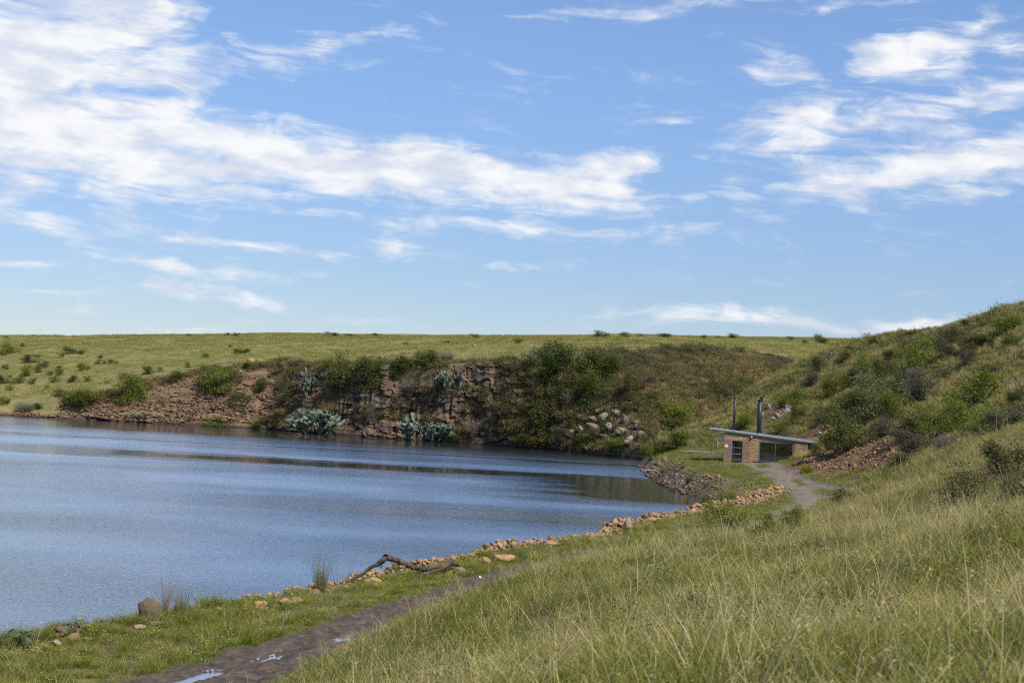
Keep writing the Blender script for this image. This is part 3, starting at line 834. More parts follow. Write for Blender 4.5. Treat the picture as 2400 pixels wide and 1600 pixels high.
# ---- the grassy hillside left of the lake: small scattered bushes in rows
HS = 'small bushes on the far grassy hillside'
rows = [
 ('high row of the far left hillside', [(22, 829, 40, 20, 'g'), (53, 814, 13, 7, 'd'), (159, 830, 30, 13, 'd'), (186, 830, 20, 8, 'd'), (540, 815, 13, 5, 'o'), (564, 829, 36, 9, 'd'), (480, 838, 18, 7, 'd'), (142, 839, 16, 6, 'o')]),
 ('upper middle row of far hillside', [(8, 834, 16, 8, 'd'), (70, 851, 36, 15, 'd'), (98, 862, 24, 13, 'd'), (12, 866, 18, 8, 'd'), (84, 874, 20, 12, 'o'), (235, 846, 16, 9, 'd'), (227, 855, 14, 6, 'o'), (246, 854, 11, 6, 'd'), (264, 853, 20, 8, 'd'), (437, 861, 14, 9, 'd'), (375, 871, 18, 7, 'o'), (340, 865, 10, 5, 'o')]),
 ('lower middle row of far hillside', [(55, 883, 27, 20, 'g'), (116, 879, 16, 7, 'o'), (136, 869, 18, 8, 'd'), (141, 879, 20, 10, 'd'), (195, 869, 25, 13, 'd'), (348, 877, 30, 14, 'd'), (300, 905, 14, 6, 'o'), (250, 900, 12, 5, 'o')]),
 ('lowest row of the far hillside', [(8, 899, 30, 15, 'o'), (37, 899, 31, 14, 'd'), (75, 900, 22, 10, 'd'), (126, 896, 23, 11, 'd'), (169, 896, 27, 12, 'd'), (204, 895, 18, 9, 'd'), (22, 915, 16, 8, 'o'), (110, 910, 10, 5, 'o')]),
]
CN = {'g': 'bright green', 'd': 'dark green', 'o': 'olive', 'y': 'grey-olive', 't': 'dry twiggy', 'f': 'feathery'}
for phrase, lst in rows:
    for i, b in enumerate(sorted(lst)):
        bush(*b[:5], f'{CN[b[4]]} bush, {ORD[i]} from the left in the {phrase}', HS, dmin=150)
# ---- on the skyline
SK = 'bushes along the far skyline'
sk = [(13, 793, 9, 4), (443, 788, 11, 4), (530, 788, 11, 6), (552, 789, 17, 7), (776, 789, 27, 8), (817, 789, 17, 5), (886, 790, 21, 6), (1115, 793, 21, 8), (1410, 791, 33, 12), (1465, 790, 25, 8), (1497, 790, 10, 5), (1558, 790, 31, 7), (1648, 793, 17, 6), (1683, 793, 11, 4), (1722, 793, 28, 8), (1856, 796, 17, 6), (1922, 798, 25, 11)]
for i, (a, b, w, h) in enumerate(sk):
    bush(a, b, w, h, 'd', f'tiny dark bush on the far plateau skyline, {ORD[i]} from the left', SK, dmin=150)
PB = 'low bushes on the plateau grass below the skyline'
for i, (a, b, w, h) in enumerate([(952, 809, 15, 5), (1043, 807, 19, 6), (1211, 804, 23, 8), (1724, 829, 40, 11), (1925, 804, 37, 9), (1890, 806, 16, 6)]):
    bush(a, b, w, h, 'd' if i > 2 else 'o', f'low bush on the plateau grass below the skyline, {ORD[i]} from the left', PB, dmin=150)
# ---- lake edge and quarry face, left half
Q = 'bushes on the quarry face'
for a in [
 (185, 957, 100, 46, 'g', 'bright green spreading bush at the far left end of the rubble shore'),
 (146, 930, 50, 20, 'o', 'dark olive bush above the leftmost bright green shoreline bush'),
 (92, 960, 28, 15, 'd', 'small dark bush beside the purplish twig shrub at the far shore'),
 (55, 970, 55, 28, 't', 'purplish grey twig shrub at the leftmost far waterline'),
 (5, 950, 28, 18, 'd', 'dark bush at the left edge of the picture above the water'),
 (300, 946, 95, 68, 'g', 'tall bright green two-lobed bush on the left rubble slope'),
 (245, 935, 28, 22, 'y', 'grey shrub left of the tall bright green bush'),
 (412, 896, 55, 31, 'd', 'round dark bush on the brow of the rubble slope'),
 (385, 902, 18, 16, 'y', 'small grey shrub just under the round brow bush'),
 (517, 921, 105, 62, 'g', 'wide bright green bush high on the red rubble slope'),
 (535, 874, 32, 14, 'd', 'small dark bush on the brow above the wide green bush'),
 (588, 866, 42, 17, 'd', 'dark bush on the brow beside the orange earth heaps'),
 (564, 963, 58, 42, 'o', 'loose olive bush in the middle of the rubble slope'),
 (512, 998, 100, 32, 'g', 'low bright green bush at the waterline of the rubble slope'),
 (606, 916, 44, 30, 'o', 'olive bush under the brow at the start of the cliff'),
 (601, 1001, 44, 15, 'g', 'small green mat of leaves at the foot of the rubble slope'),
 (661, 857, 24, 16, 'd', 'small round dark bush on the cliff top before the thicket'),
 (671, 945, 62, 48, 'o', 'ragged olive bush left of the prickly pears'),
 (660, 990, 50, 26, 'o', 'low olive bush left of the big prickly pear'),
 (812, 908, 118, 74, 'd', 'thick dark green thicket bush on the left of the cliff top'),
 (880, 918, 100, 76, 'd', 'thick dark green thicket bush right of its twin on the cliff'),
 (765, 868, 70, 32, 'g', 'bright topped bush at the left crown of the cliff thicket'),
 (870, 865, 90, 28, 'g', 'bright topped bush at the right crown of the cliff thicket'),
 (791, 932, 58, 34, 'd', 'dark bush hanging below the cliff thicket'),
 (940, 880, 60, 30, 'd', 'dark bush linking the thicket and the cliff edge hedge'),
 (950, 862, 70, 32, 'd', 'dark bush at the left of the cliff edge hedge'),
 (1005, 860, 70, 38, 'd', 'taller dark bush at the right of the cliff edge hedge'),
 (1046, 850, 44, 28, 't', 'grey twig shrub at the cliff edge above the hanging prickly pear'),
 (970, 925, 80, 40, 't', 'grey twiggy shrub on the shaded middle of the cliff'),
 (850, 985, 44, 36, 'o', 'olive shrub on the cliff right of the big prickly pear'),
 (870, 1000, 40, 60, 't', 'tall grey dead shrub against the lower cliff'),
 (930, 960, 34, 40, 't', 'pale dead twig shrub on the cliff beneath the grey shrub'),
 (1092, 988, 32, 42, 'd', 'narrow dark bush low on the brown rock face'),
 (1095, 928, 26, 26, 'd', 'small dark bush in a cleft of the brown rock face'),
 (1143, 958, 32, 22, 'd', 'small dark bush on a ledge right of the brown rock face'),
 (1110, 1036, 66, 58, 't', 'dry grey twig shrub at the water below the rock face'),
 (1072, 1036, 48, 14, 'g', 'bright green mat at the waterline below the rock face'),
 (1010, 990, 40, 30, 'o', 'olive bush behind the lower right prickly pear'),
 (780, 1000, 34, 40, 'o', 'olive bush just right of the big prickly pear'),
]: bush(*a[:6], Q, dmin=180)
# ---- quarry face, right half and the brown mound
for a in [
 (1255, 870, 70, 62, 'f', 'pale feathery tree crown at the left of the large cliff trees', 'tree'),
 (1290, 892, 118, 88, 'd', 'large dark tree at the left of the cliff tree group', 'tree'),
 (1354, 906, 118, 88, 'd', 'large dark tree in the middle of the cliff tree group', 'tree'),
 (1418, 893, 74, 62, 'd', 'dark tree at the right of the cliff tree group', 'tree'),
 (1330, 850, 90, 40, 'f', 'pale green crown on top of the cliff tree group', 'tree'),
 (1392, 948, 78, 76, 'd', 'dark tree hanging down the cliff below the tree group', 'tree'),
 (1308, 955, 95, 56, 'o', 'olive bush below the left of the cliff tree group', 'bush'),
 (1290, 1042, 112, 92, 'd', 'tall dark bush reaching the water below the cliff trees', 'bush'),
 (1190, 962, 48, 34, 'd', 'dark bush at the right edge of the brown rock face', 'bush'),
 (1182, 1014, 66, 62, 'y', 'grey-green shrub at the foot of the rock face by the trees', 'bush'),
 (1340, 955, 64, 44, 't', 'grey dead twigs under the cliff trees', 'shrub'),
 (1252, 1046, 74, 28, 'o', 'low olive bush at the water left of the tall dark bush', 'bush'),
 (1335, 1048, 66, 40, 'y', 'grey-olive shrub at the water right of the tall dark bush', 'bush'),
 (1235, 985, 56, 44, 'y', 'grey-olive shrub on the lower cliff left of the tall dark bush', 'bush'),
 (1349, 1002, 54, 34, 'd', 'dark bush above the pale rock outcrop', 'bush'),
 (1494, 938, 64, 66, 'o', 'thin yellow-green tree standing on the mound slope', 'tree'),
 (1492, 962, 56, 30, 'd', 'dark bush at the foot of the thin yellow-green tree', 'bush'),
 (1560, 1002, 124, 62, 'g', 'big round bright green bush beside the pale outcrop', 'bush'),
 (1375, 1044, 54, 34, 'd', 'green bush at the water below the pale outcrop', 'bush'),
 (1450, 1054, 100, 28, 'g', 'long bright green bush at the water below the pale outcrop', 'bush'),
 (1512, 1063, 38, 20, 'g', 'small green bush at the water right of the long green bush', 'bush'),
 (1597, 1064, 80, 38, 'g', 'bright green bush at the lake corner by the railing', 'bush'),
 (1562, 1062, 44, 28, 'o', 'olive bush left of the lake corner bush', 'bush'),
 (1528, 1078, 44, 34, 'g', 'green bush at the waterline right behind the jetty', 'bush'),
 (1545, 1070, 40, 30, 'o', 'low olive bush on the bank behind the jetty', 'bush'),
 (1469, 836, 36, 16, 'd', 'dark bush on the left brow of the brown mound', 'bush'),
 (1563, 826, 46, 20, 'd', 'dark bush on the highest brow of the brown mound', 'bush'),
 (1443, 824, 26, 8, 'd', 'flat dark bush on the grass behind the mound brow', 'bush'),
 (1614, 832, 62, 23, 'o', 'wide olive bush on the right brow of the brown mound', 'bush'),
 (1642, 830, 36, 16, 'd', 'dark bush just right of the wide mound brow bush', 'bush'),
 (1609, 847, 34, 15, 'd', 'dark bush below the wide bush of the mound brow', 'bush'),
 (1555, 855, 34, 14, 'o', 'olive bush on the upper slope of the brown mound', 'bush'),
 (1518, 848, 32, 15, 'o', 'olive bush on the upper left slope of the brown mound', 'bush'),
 (1576, 890, 36, 22, 'd', 'lone dark bush in the middle of the brown mound', 'bush'),
 (1671, 840, 28, 11, 'o', 'olive bush on the falling right brow of the mound', 'bush'),
 (1520, 905, 40, 26, 'y', 'grey shrub right of the thin yellow-green tree', 'bush'),
]: bush(*a[:6], Q, dmin=180, cat=a[6])
# ---- the hill on the right
H_ = 'bushes on the hill at the right'
for a in [
 (2053, 807, 38, 17, 'd', 'round dark bush at the low end of the right hill skyline'),
 (1995, 822, 24, 11, 'o', 'small olive bush below the low end of the hill skyline'),
 (2130, 790, 54, 12, 'o', 'low olive bush on the middle of the right hill skyline'),
 (2269, 762, 30, 11, 'd', 'small dark bush on the upper right hill skyline'),
 (2030, 878, 60, 50, 'g', 'green bush on the hill above the red earth patch, left'),
 (2076, 892, 60, 46, 'd', 'dark green rounded bush just over the red earth patch'),
 (2140, 884, 80, 80, 'g', 'bright green upright bush right of the red earth patch'),
 (2128, 835, 66, 38, 'o', 'olive bush behind the bright green upright bush'),
 (2170, 797, 28, 14, 'g', 'small bright green bush beside the fence post'),
 (2357, 792, 80, 48, 'g', 'bright green bush near the top right corner of the hill'),
 (2255, 802, 84, 36, 'o', 'olive bush band below the upper skyline'),
 (2297, 818, 92, 32, 'o', 'wide olive bush under the top right green bush'),
 (2373, 815, 44, 32, 'd', 'dark bush at the right picture edge below the top bush'),
 (2218, 842, 54, 42, 'y', 'grey-olive shrub in the middle of the right hill'),
 (2271, 859, 46, 34, 'y', 'grey rounded shrub in the middle of the right hill'),
 (2282, 828, 32, 20, 'o', 'small olive bush above the grey rounded shrub'),
 (2290, 957, 134, 92, 'g', 'large round green bush alone on the right hill'),
 (2150, 893, 60, 32, 't', 'purplish twig shrub under the bright green upright bush'),
 (2170, 938, 84, 56, 'y', 'grey-olive shrub above the big roadside bushes'),
 (1966, 928, 66, 50, 'g', 'green bush on the hill shoulder above the house'),
 (2010, 905, 60, 40, 'o', 'olive bush right of the shoulder bush'),
 (1930, 870, 50, 30, 'o', 'olive scrub high on the hill shoulder'),
 (1862, 948, 92, 40, 'g', 'green bush above the rocks behind the house'),
 (1868, 990, 40, 34, 'd', 'dark green bush right of the rocks behind the house'),
 (1830, 1015, 44, 26, 'g', 'bright green bush just above the house roof'),
 (1745, 1005, 60, 38, 'l', 'yellow-green bush behind the chimneys'),
 (2070, 985, 140, 92, 'f', 'big feathery grey-green bush above the earth cut'),
 (2005, 1003, 96, 74, 'd', 'dark bush at the left of the big feathery bush'),
 (1990, 1056, 116, 96, 'd', 'dense dark green bush overhanging the earth cut'),
 (2100, 990, 76, 62, 'g', 'green bush at the right of the big feathery bush'),
 (2073, 1022, 60, 38, 'y', 'greyish shrub on top of the earth cut'),
 (2180, 1016, 92, 60, 'g', 'green bush at the left of the long roadside hedge'),
 (2250, 1014, 104, 66, 'g', 'bright green bush in the middle of the long roadside hedge'),
 (2315, 1010, 96, 50, 'g', 'green bush at the right of the long roadside hedge'),
 (2132, 1026, 84, 50, 'o', 'olive bush between the earth cut and the long hedge'),
 (2366, 1002, 84, 36, 'y', 'grey-olive shrub at the right picture edge by the hedge'),
 (2159, 1066, 94, 48, 'y', 'grey-green shrub in the dip below the long hedge'),
 (2215, 1062, 56, 42, 't', 'grey twig shrub in the dip below the long hedge'),
 (2145, 1092, 104, 26, 'o', 'low olive scrub along the grass crest by the earth cut'),
 (1915, 1068, 30, 26, 'd', 'small green bush between the house and the earth cut'),
 (1940, 985, 50, 40, 'o', 'olive scrub above the grey rock by the house'),
 (1900, 905, 50, 30, 'y', 'grey-olive scrub on the hill above the rocks'),
 (2330, 880, 60, 26, 'y', 'grey scrub patch above the large round bush'),
 (2385, 945, 50, 30, 'o', 'olive scrub at the picture edge beside the large round bush'),
 (1980, 850, 44, 24, 'o', 'olive scrub on the hill under its low skyline'),
 (2090, 850, 44, 26, 'o', 'olive scrub left of the bush behind the upright bush'),
]: bush(*a[:6], H_, dmin=85)
# ---- on the near slope
N_ = 'bushes on the near grass slope'
for a in [
 (2285, 1192, 124, 76, 'o', 'dark olive bush on the near slope, left of a pair'),
 (2368, 1130, 96, 72, 'o', 'dark olive bush at the right edge of the near slope'),
 (2378, 1190, 84, 66, 'o', 'lower olive bush at the right edge of the near slope'),
 (1690, 1268, 104, 66, 'l', 'largest yellow-green bush in the grass by the stone row'),
 (1782, 1262, 80, 48, 'l', 'middle yellow-green bush in the grass by the stone row'),
 (1850, 1252, 56, 50, 'l', 'smallest yellow-green bush in the grass nearest the track'),
 (1985, 1178, 64, 28, 'o', 'dark scrubby bush where the road ends in the grass'),
]: bush(*a[:6], N_, dmin=20)

# ---- prickly pears
M_PAD, gg = material('prickly_pear_pad')
n = gg.noise(objco(gg), 4.0, 3, 0.6)
finish(gg, principled(gg, gg.mix(gg.smooth(n, 0.3, 0.7), (0.095, 0.125, 0.085), (0.170, 0.195, 0.145)), 0.7, 0.2))
def pad_proto():
    V, F = [], []
    n, m_ = 8, 5
    for i in range(m_):
        t_ = i / (m_ - 1); zz = t_; r_ = 0.42 * math.sin(math.pi * (0.06 + 0.88 * t_)) ** 0.7
        for k in range(n):
            a = 6.2832 * k / n
            V.append((r_ * math.cos(a), 0.16 * r_ * math.sin(a), zz))
    for i in range(m_ - 1):
        for k in range(n):
            F.append((i * n + k, i * n + (k + 1) % n, (i + 1) * n + (k + 1) % n, (i + 1) * n + k))
    return np.array(V), np.array(F)
PADV, PADF = pad_proto()
def pear_shape(seed, n_root=9, depth=4):
    rng = np.random.default_rng(seed)
    parts = []
    def grow(p_, d_, s_, lev):
        d_ = d_.normalized()
        side = Vector(rng.normal(size=3)).cross(d_).normalized()
        nor = d_.cross(side)
        M = np.array([side, nor, d_]).T * s_
        parts.append((PADV @ M.T + np.array(p_), PADF))
        if lev == 0: return
        for k in range(int(rng.integers(1, 4))):
            f = rng.uniform(-1, 1)
            tip = p_ + (d_ * (0.9 - 0.2 * abs(f)) + side * 0.3 * f) * s_
            nd = d_ + side * f * 0.9 + nor * rng.normal() * 0.35 + Vector((0, 0, 0.15))
            if tip.z > 0.93 or math.hypot(tip.x, tip.y) > 0.55: continue
            grow(tip, nd, s_ * rng.uniform(0.8, 1.0), lev - 1)
    for k in range(n_root):
        a = rng.random() * 6.283; r_ = 0.34 * math.sqrt(rng.random())
        z0 = 0.0 + 0.3 * rng.random() * (1 - r_ * 2)
        grow(Vector((math.cos(a) * r_, math.sin(a) * r_, z0)), Vector((math.cos(a) * 0.5, math.sin(a) * 0.5, 0.9)), 0.155 * rng.uniform(0.8, 1.15), depth)
    return merge(parts)
PEAR = []
for k in range(3):
    V, F = pear_shape(400 + k, 16, 4); PEAR.append(mesh_np('pads', V, F, M_PAD, True))
for k in range(2):
    V, F = pear_shape(423 + k, 1, 4); PEAR.append(mesh_np('pads', V, F, M_PAD, True))
for i, (px_, py_, w, h, k, lab) in enumerate([
 (728, 932, 66, 80, 0, 'tall blue-grey prickly pear high on the cliff beside the thicket'),
 (735, 1022, 120, 90, 1, 'big blue-grey prickly pear at the water, widest on the cliff'),
 (784, 940, 30, 20, 3, 'small prickly pear between the thicket and the big prickly pear'),
 (819, 955, 16, 18, 4, 'single small prickly pear under the cliff thicket'),
 (809, 1002, 16, 30, 4, 'narrow prickly pear on the lower cliff right of the big one'),
 (826, 1010, 26, 30, 3, 'small drooping prickly pear at the bare lower cliff'),
 (1057, 925, 66, 82, 2, 'grey prickly pear hanging from the cliff edge right of centre'),
 (995, 1034, 108, 74, 0, 'broad prickly pear at the waterline below the rock face'),
 (1045, 1034, 50, 44, 1, 'pale prickly pear at the water right of the broad one'),
 (319, 982, 48, 22, 2, 'low prickly pear clump among stones at the left rubble shore'),
 (331, 957, 16, 20, 4, 'tiny upright prickly pear on the left rubble slope'),
 (480, 936, 18, 20, 3, 'tiny prickly pear under the wide green slope bush'),
 (518, 984, 26, 24, 4, 'prickly pear growing out of the low waterline bush'),
 (1352, 998, 20, 24, 3, 'small pale prickly pear left of the pale rock outcrop'),
]):
    q = hit(px_, py_, 180)
    s = q.y / FPX
    o = empty('prickly_pear', (q.x, q.y + 0.1 * w * s, q.z - 0.03 * h * s), i * 1.7)
    link('pads', PEAR[k], o)
    o.scale = (w * s * (1.0 if k < 3 else 1.4), w * s * (1.0 if k < 3 else 1.4), h * s * 1.15)
    tag(o, lab, 'cactus', 'prickly pears on the quarry face')
# ------------------------------------------------------------------ stones
def stone_mat(name, c1, c2, c3, lichen=0.0):
    m, gg = material(name)
    f = gg.m('FRACT', gg.m('ADD', gg.attr('tone').outputs['Fac'], gg.m('MULTIPLY', orand(gg), 1.0)))
    col = gg.mix(gg.smooth(f, 0.0, 0.55), c1, c2)
    col = gg.mix(gg.smooth(f, 0.6, 1.0), col, c3)
    p = pos(gg)
    n = gg.noise(p, 5.0, 5, 0.65); n2 = gg.noise(p, 1.6, 3, 0.5)
    col = gg.mix(gg.m('MULTIPLY', gg.smooth(n, 0.5, 0.75), 0.55), col, tuple(x * 0.45 for x in c1))
    if lichen: col = gg.mix(gg.m('MULTIPLY', gg.smooth(n2, 0.45, 0.62), lichen), col, (0.28, 0.29, 0.245))
    pz2 = gg.xyz(p)[2]
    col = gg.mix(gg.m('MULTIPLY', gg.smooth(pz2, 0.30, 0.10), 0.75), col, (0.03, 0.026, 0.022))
    finish(gg, principled(gg, col, 0.92, 0.15, bump(gg, n, 0.8, 0.05)))
    return m
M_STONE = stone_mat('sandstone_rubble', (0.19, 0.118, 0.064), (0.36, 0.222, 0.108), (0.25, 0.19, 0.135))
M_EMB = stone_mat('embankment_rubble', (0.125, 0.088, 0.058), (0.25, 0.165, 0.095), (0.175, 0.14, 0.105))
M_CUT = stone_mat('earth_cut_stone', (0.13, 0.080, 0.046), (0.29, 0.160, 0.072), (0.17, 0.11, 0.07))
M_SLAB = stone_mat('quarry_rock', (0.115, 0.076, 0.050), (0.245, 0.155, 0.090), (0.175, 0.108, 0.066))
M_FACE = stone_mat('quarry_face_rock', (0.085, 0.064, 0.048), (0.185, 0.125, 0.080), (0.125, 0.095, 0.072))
M_PALE = stone_mat('pale_outcrop_rock', (0.17, 0.125, 0.082), (0.255, 0.195, 0.13), (0.20, 0.13, 0.08), 0.25)
M_DARKB = stone_mat('dark_weathered_boulder', (0.065, 0.052, 0.038), (0.125, 0.095, 0.058), (0.09, 0.073, 0.052))
M_LICHEN = stone_mat('lichened_rock', (0.15, 0.13, 0.105), (0.20, 0.185, 0.15), (0.20, 0.12, 0.065), 0.35)
def hull(seed, n=14, ax=(1, 1, 1), box=0.6):
    rng = np.random.default_rng(seed)
    bm = bmesh.new()
    for k in range(n):
        v = rng.normal(size=3); v /= np.linalg.norm(v)
        b = v / np.abs(v).max()
        v = v * (1 - box) + b * box * 0.8
        v *= 0.5 * (0.85 + 0.3 * rng.random())
        bm.verts.new((v[0] * ax[0], v[1] * ax[1], v[2] * ax[2]))
    r = bmesh.ops.convex_hull(bm, input=bm.verts)
    bmesh.ops.delete(bm, geom=[e for e in r['geom_interior'] if isinstance(e, bmesh.types.BMVert)], context='VERTS')
    bmesh.ops.triangulate(bm, faces=bm.faces)
    bm.verts.index_update()
    V = np.array([tuple(v.co) for v in bm.verts]); F = np.array([[v.index for v in f.verts] for f in bm.faces])
    bm.free()
    return V, F
HULLS = [hull(500 + k, 13, (1, 0.85, 0.65)) for k in range(8)]
SLABS = [hull(520 + k, 14, (1, 0.7, 0.34), 0.8) for k in range(6)]
_sm = {}
def stone_mesh(kind, k, mat):
    key = (kind, k, mat.name)
    if key not in _sm:
        V, F = (HULLS if kind == 'h' else SLABS)[k]
        _sm[key] = mesh_np('stone', V, F, mat)
    return _sm[key]
def joined_stones(name, pts, sizes, rng, mat, kind='h', tilt=0.5, parent=None):
    src = HULLS if kind == 'h' else SLABS
    parts, tone = [], []
    for p_, s_ in zip(pts, sizes):
        V, F = src[rng.integers(len(src))]
        E = np.array(Euler((rng.normal() * tilt, rng.normal() * tilt, rng.random() * 6.283)).to_matrix())
        parts.append(((V * s_) @ E.T + np.array(p_), F)); tone.append(np.full(len(V), rng.random()))
    V, F = merge(parts)
    o = link(name, mesh_np(name, V, F, mat, False, {'tone': np.concatenate(tone)}), parent)
    o['kind'] = 'stuff'
    return o
def along(poly, t0, t1, n, rng):
    P_ = np.array(poly); seg = np.linalg.norm(np.diff(P_, axis=0), axis=1); cum = np.concatenate([[0], np.cumsum(seg)])
    s = t0 + (t1 - t0) * rng.random(n)
    x = np.interp(s, cum, P_[:, 0]); y = np.interp(s, cum, P_[:, 1])
    e = 0.5
    tx = np.interp(s + e, cum, P_[:, 0]) - np.interp(s - e, cum, P_[:, 0]); ty = np.interp(s + e, cum, P_[:, 1]) - np.interp(s - e, cum, P_[:, 1])
    L = np.hypot(tx, ty)
    return x, y, ty / L, -tx / L, s       # right-hand (inland) normal
def s_at(px, py, z=0.55):
    q = PZ(px, py, z)
    return float(seg_dist(np.array([q[0]]), np.array([q[1]]), SHORE)[2][0])
rng = np.random.default_rng(11)
ROW = SHORE[:max(i for i, q in enumerate(SHORE) if q[1] < PZ(1600, 1206, 0.55)[1]) + 1] + [PZ(a, b, z)[:2] for a, b, z in ((1660, 1196, 0.7), (1720, 1184, 0.9), (1775, 1166, 1.2), (1812, 1147, 1.5))]
S0, S1 = s_at(560, 1415), s_at(1180, 1296)
S2 = float(np.linalg.norm(np.diff(np.array(ROW), axis=0), axis=1).sum())
row = empty('stone_row', (*PZ(1400, 1252, 0.5)[:2], 0.6))
tag(row, 'long row of broken orange sandstone lining the dam edge', 'stone wall')
row_inv = row.location.copy()
def put_stone(name, mesh, p_, s_, rng, parent, tilt=0.45):
    o = bpy.data.objects.new(name, mesh); COL.objects.link(o); o.parent = parent
    o.location = Vector(p_) - parent.location
    o.rotation_euler = (rng.normal() * tilt, rng.normal() * tilt, rng.random() * 6.283)
    o.scale = (s_ * rng.uniform(0.85, 1.25), s_ * rng.uniform(0.8, 1.1), s_ * rng.uniform(0.7, 1.1))
    return o
n = 300
x, y, nx_, ny_, s = along(ROW, S1 - 4, S2, n, rng)
off = rng.normal(size=n) * 0.42 + 0.05
far = sstep(y, 55, 105)
off *= 0.9 + 0.5 * far
X_, Y_ = x + nx_ * off, y + ny_ * off
zg = hA(X_, Y_); sz = (0.22 + 0.34 * rng.random(n) ** 2) * (1 + 0.35 * far)
for k in range(n):
    z_ = max(zg[k], 0.15) + 0.16 + 0.38 * rng.random() * max(0, 1 - abs(off[k]) / 0.9)
    put_stone('stone', stone_mesh('h', k % 8, M_STONE), (X_[k], Y_[k], z_), sz[k], rng, row)
n = 6500
x, y, nx_, ny_, s = along(ROW, S0, S2, n, rng)
off = rng.normal(size=n) * (0.45 + 0.35 * sstep(y, 60, 105))
keep = rng.random(n) < 0.35 + 0.65 * sstep(s, S1 - 22, S1 - 6)
x, y, nx_, ny_, off = (a[keep] for a in (x, y, nx_, ny_, off))
X_, Y_ = x + nx_ * off, y + ny_ * off
zg = np.maximum(hA(X_, Y_), 0.05) + 0.06 + 0.30 * rng.random(len(X_)) * np.maximum(0, 1 - np.abs(off) / 0.8)
o = joined_stones('rubble', np.stack([X_, Y_, zg], 1), 0.10 + 0.18 * rng.random(len(X_)), rng, M_STONE, parent=row)
o.location = -row.location
# the stony head under the house
emb = empty('rubble_embankment', (16.5, 135, 0.5))
tag(emb, 'rubble embankment dropping to the water below the house', 'embankment')
n = 6000
xx = rng.uniform(13.5, 27, n); yy_ = rng.uniform(113, 178, n)
sd_, _ = shore_sd(xx, yy_)
keep = (sd_ > -0.6) & (sd_ < 2.5 + 0.8 * fbm(xx / 3, yy_ / 3, octv=2, seed=77)) & (fbm(xx / 2.6, yy_ / 2.6, octv=2, seed=78) > -0.15)
xx, yy_ = xx[keep], yy_[keep]
zz = np.maximum(hA(xx, yy_), 0.05)
for k in range(min(160, len(xx))):
    put_stone('stone', stone_mesh('h', k % 8, M_EMB), (xx[k], yy_[k], zz[k] + 0.03), 0.36 + 0.25 * rng.random(), rng, emb)
o = joined_stones('rubble', np.stack([xx, yy_, zz + 0.03], 1)[160:], 0.13 + 0.22 * rng.random(max(0, len(xx) - 160)), rng, M_EMB, parent=emb)
o.location = -emb.location
# quarry face: ledges and loose blocks
mask = (rng.random(rock.shape) > 0.9 * face) & (rock > 0.55) & (t > 0.03) & (t < 1.02) & (Vv > 0.1) & (pxl > 40) & (pxl < 1400)
idx = np.flatnonzero(mask.ravel())
xr, yr, zr = Xf.ravel(), Yf.ravel(), Zf.ravel()
pick = rng.choice(idx, 280, replace=False)
for k, i in enumerate(pick):
    o = bpy.data.objects.new('rock_slab', stone_mesh('s', k % 6, M_SLAB)); COL.objects.link(o); o.parent = far_ob
    o.location = (xr[i], yr[i] - 0.05, zr[i]); s_ = 0.8 + 1.1 * rng.random() ** 2
    o.rotation_euler = (rng.normal() * 0.12, rng.normal() * 0.12, rng.normal() * 0.5); o.scale = (s_, s_ * 0.8, s_ * rng.uniform(0.7, 1.2))
pick = rng.choice(idx, 5200, replace=True)
jit = rng.normal(size=(len(pick), 3)) * 0.15
o = joined_stones('rock_rubble', np.stack([xr[pick], yr[pick], zr[pick]], 1) + jit, 0.28 + 0.45 * rng.random(len(pick)) ** 2, rng, M_SLAB, 's', 0.18, parent=far_ob)
# outcrops
def outcrop(name, label, spots, mat, seed, flat='h'):
    rg = np.random.default_rng(seed)
    base = hit(*spots[0][:2], 100)
    e = empty(name, base); tag(e, label, 'rock')
    for k, (a, b, w, h) in enumerate(spots):
        q = hit(a, b, 100); s_ = q.y / FPX
        for j in range(3):
            fl = 'hs'[(k + j) % 2]
            o = bpy.data.objects.new('rock', stone_mesh(fl, (k * 3 + j) % 6, mat)); COL.objects.link(o); o.parent = e
            f_ = (1.0, 0.7, 0.5)[j] * (1.2 if mat is M_PALE else 1.0)
            o.location = q - e.location + Vector((rg.normal() * 0.3 * w * s_ * (j > 0), 0.2 * w * s_ * (1 - j * 0.6), 0.02 * h * s_ + rg.normal() * 0.12 * h * s_ * (j > 0)))
            o.rotation_euler = (rg.normal() * 0.25, rg.normal() * 0.25 + 0.35, rg.normal() * 0.5); o.scale = (w * s_ * 1.05 * f_, w * s_ * 0.9 * f_, h * s_ * (1.5 if fl == 'h' else 2.2) * f_)
    return e
outcrop('pale_rock_outcrop', 'pale cream rock outcrop sloping to the far water below the mound',
        [(1420, 985, 44, 26), (1455, 970, 40, 24), (1400, 1005, 46, 24), (1370, 1010, 40, 20), (1345, 1022, 36, 18), (1480, 985, 40, 30), (1500, 1000, 34, 26), (1440, 1005, 40, 28), (1465, 1015, 36, 24), (1395, 985, 26, 16),
         (1430, 960, 30, 18), (1450, 948, 26, 16), (1425, 1022, 36, 22), (1488, 968, 26, 18), (1375, 1028, 28, 16), (1510, 1020, 26, 20), (1410, 965, 22, 14), (1330, 1032, 26, 12), (1480, 1040, 34, 20), (1500, 1048, 28, 18)], M_PALE, 5)
outcrop('lichened_rocks', 'lichen-grey and orange rocks on the hill just behind the chimneys',
        [(1805, 958, 30, 20), (1790, 972, 26, 16), (1822, 955, 26, 20), (1838, 965, 26, 24), (1850, 955, 22, 18), (1770, 980, 18, 16), (1828, 980, 28, 18), (1845, 985, 20, 14), (1780, 950, 14, 10), (1848, 925, 14, 10)], M_LICHEN, 6)
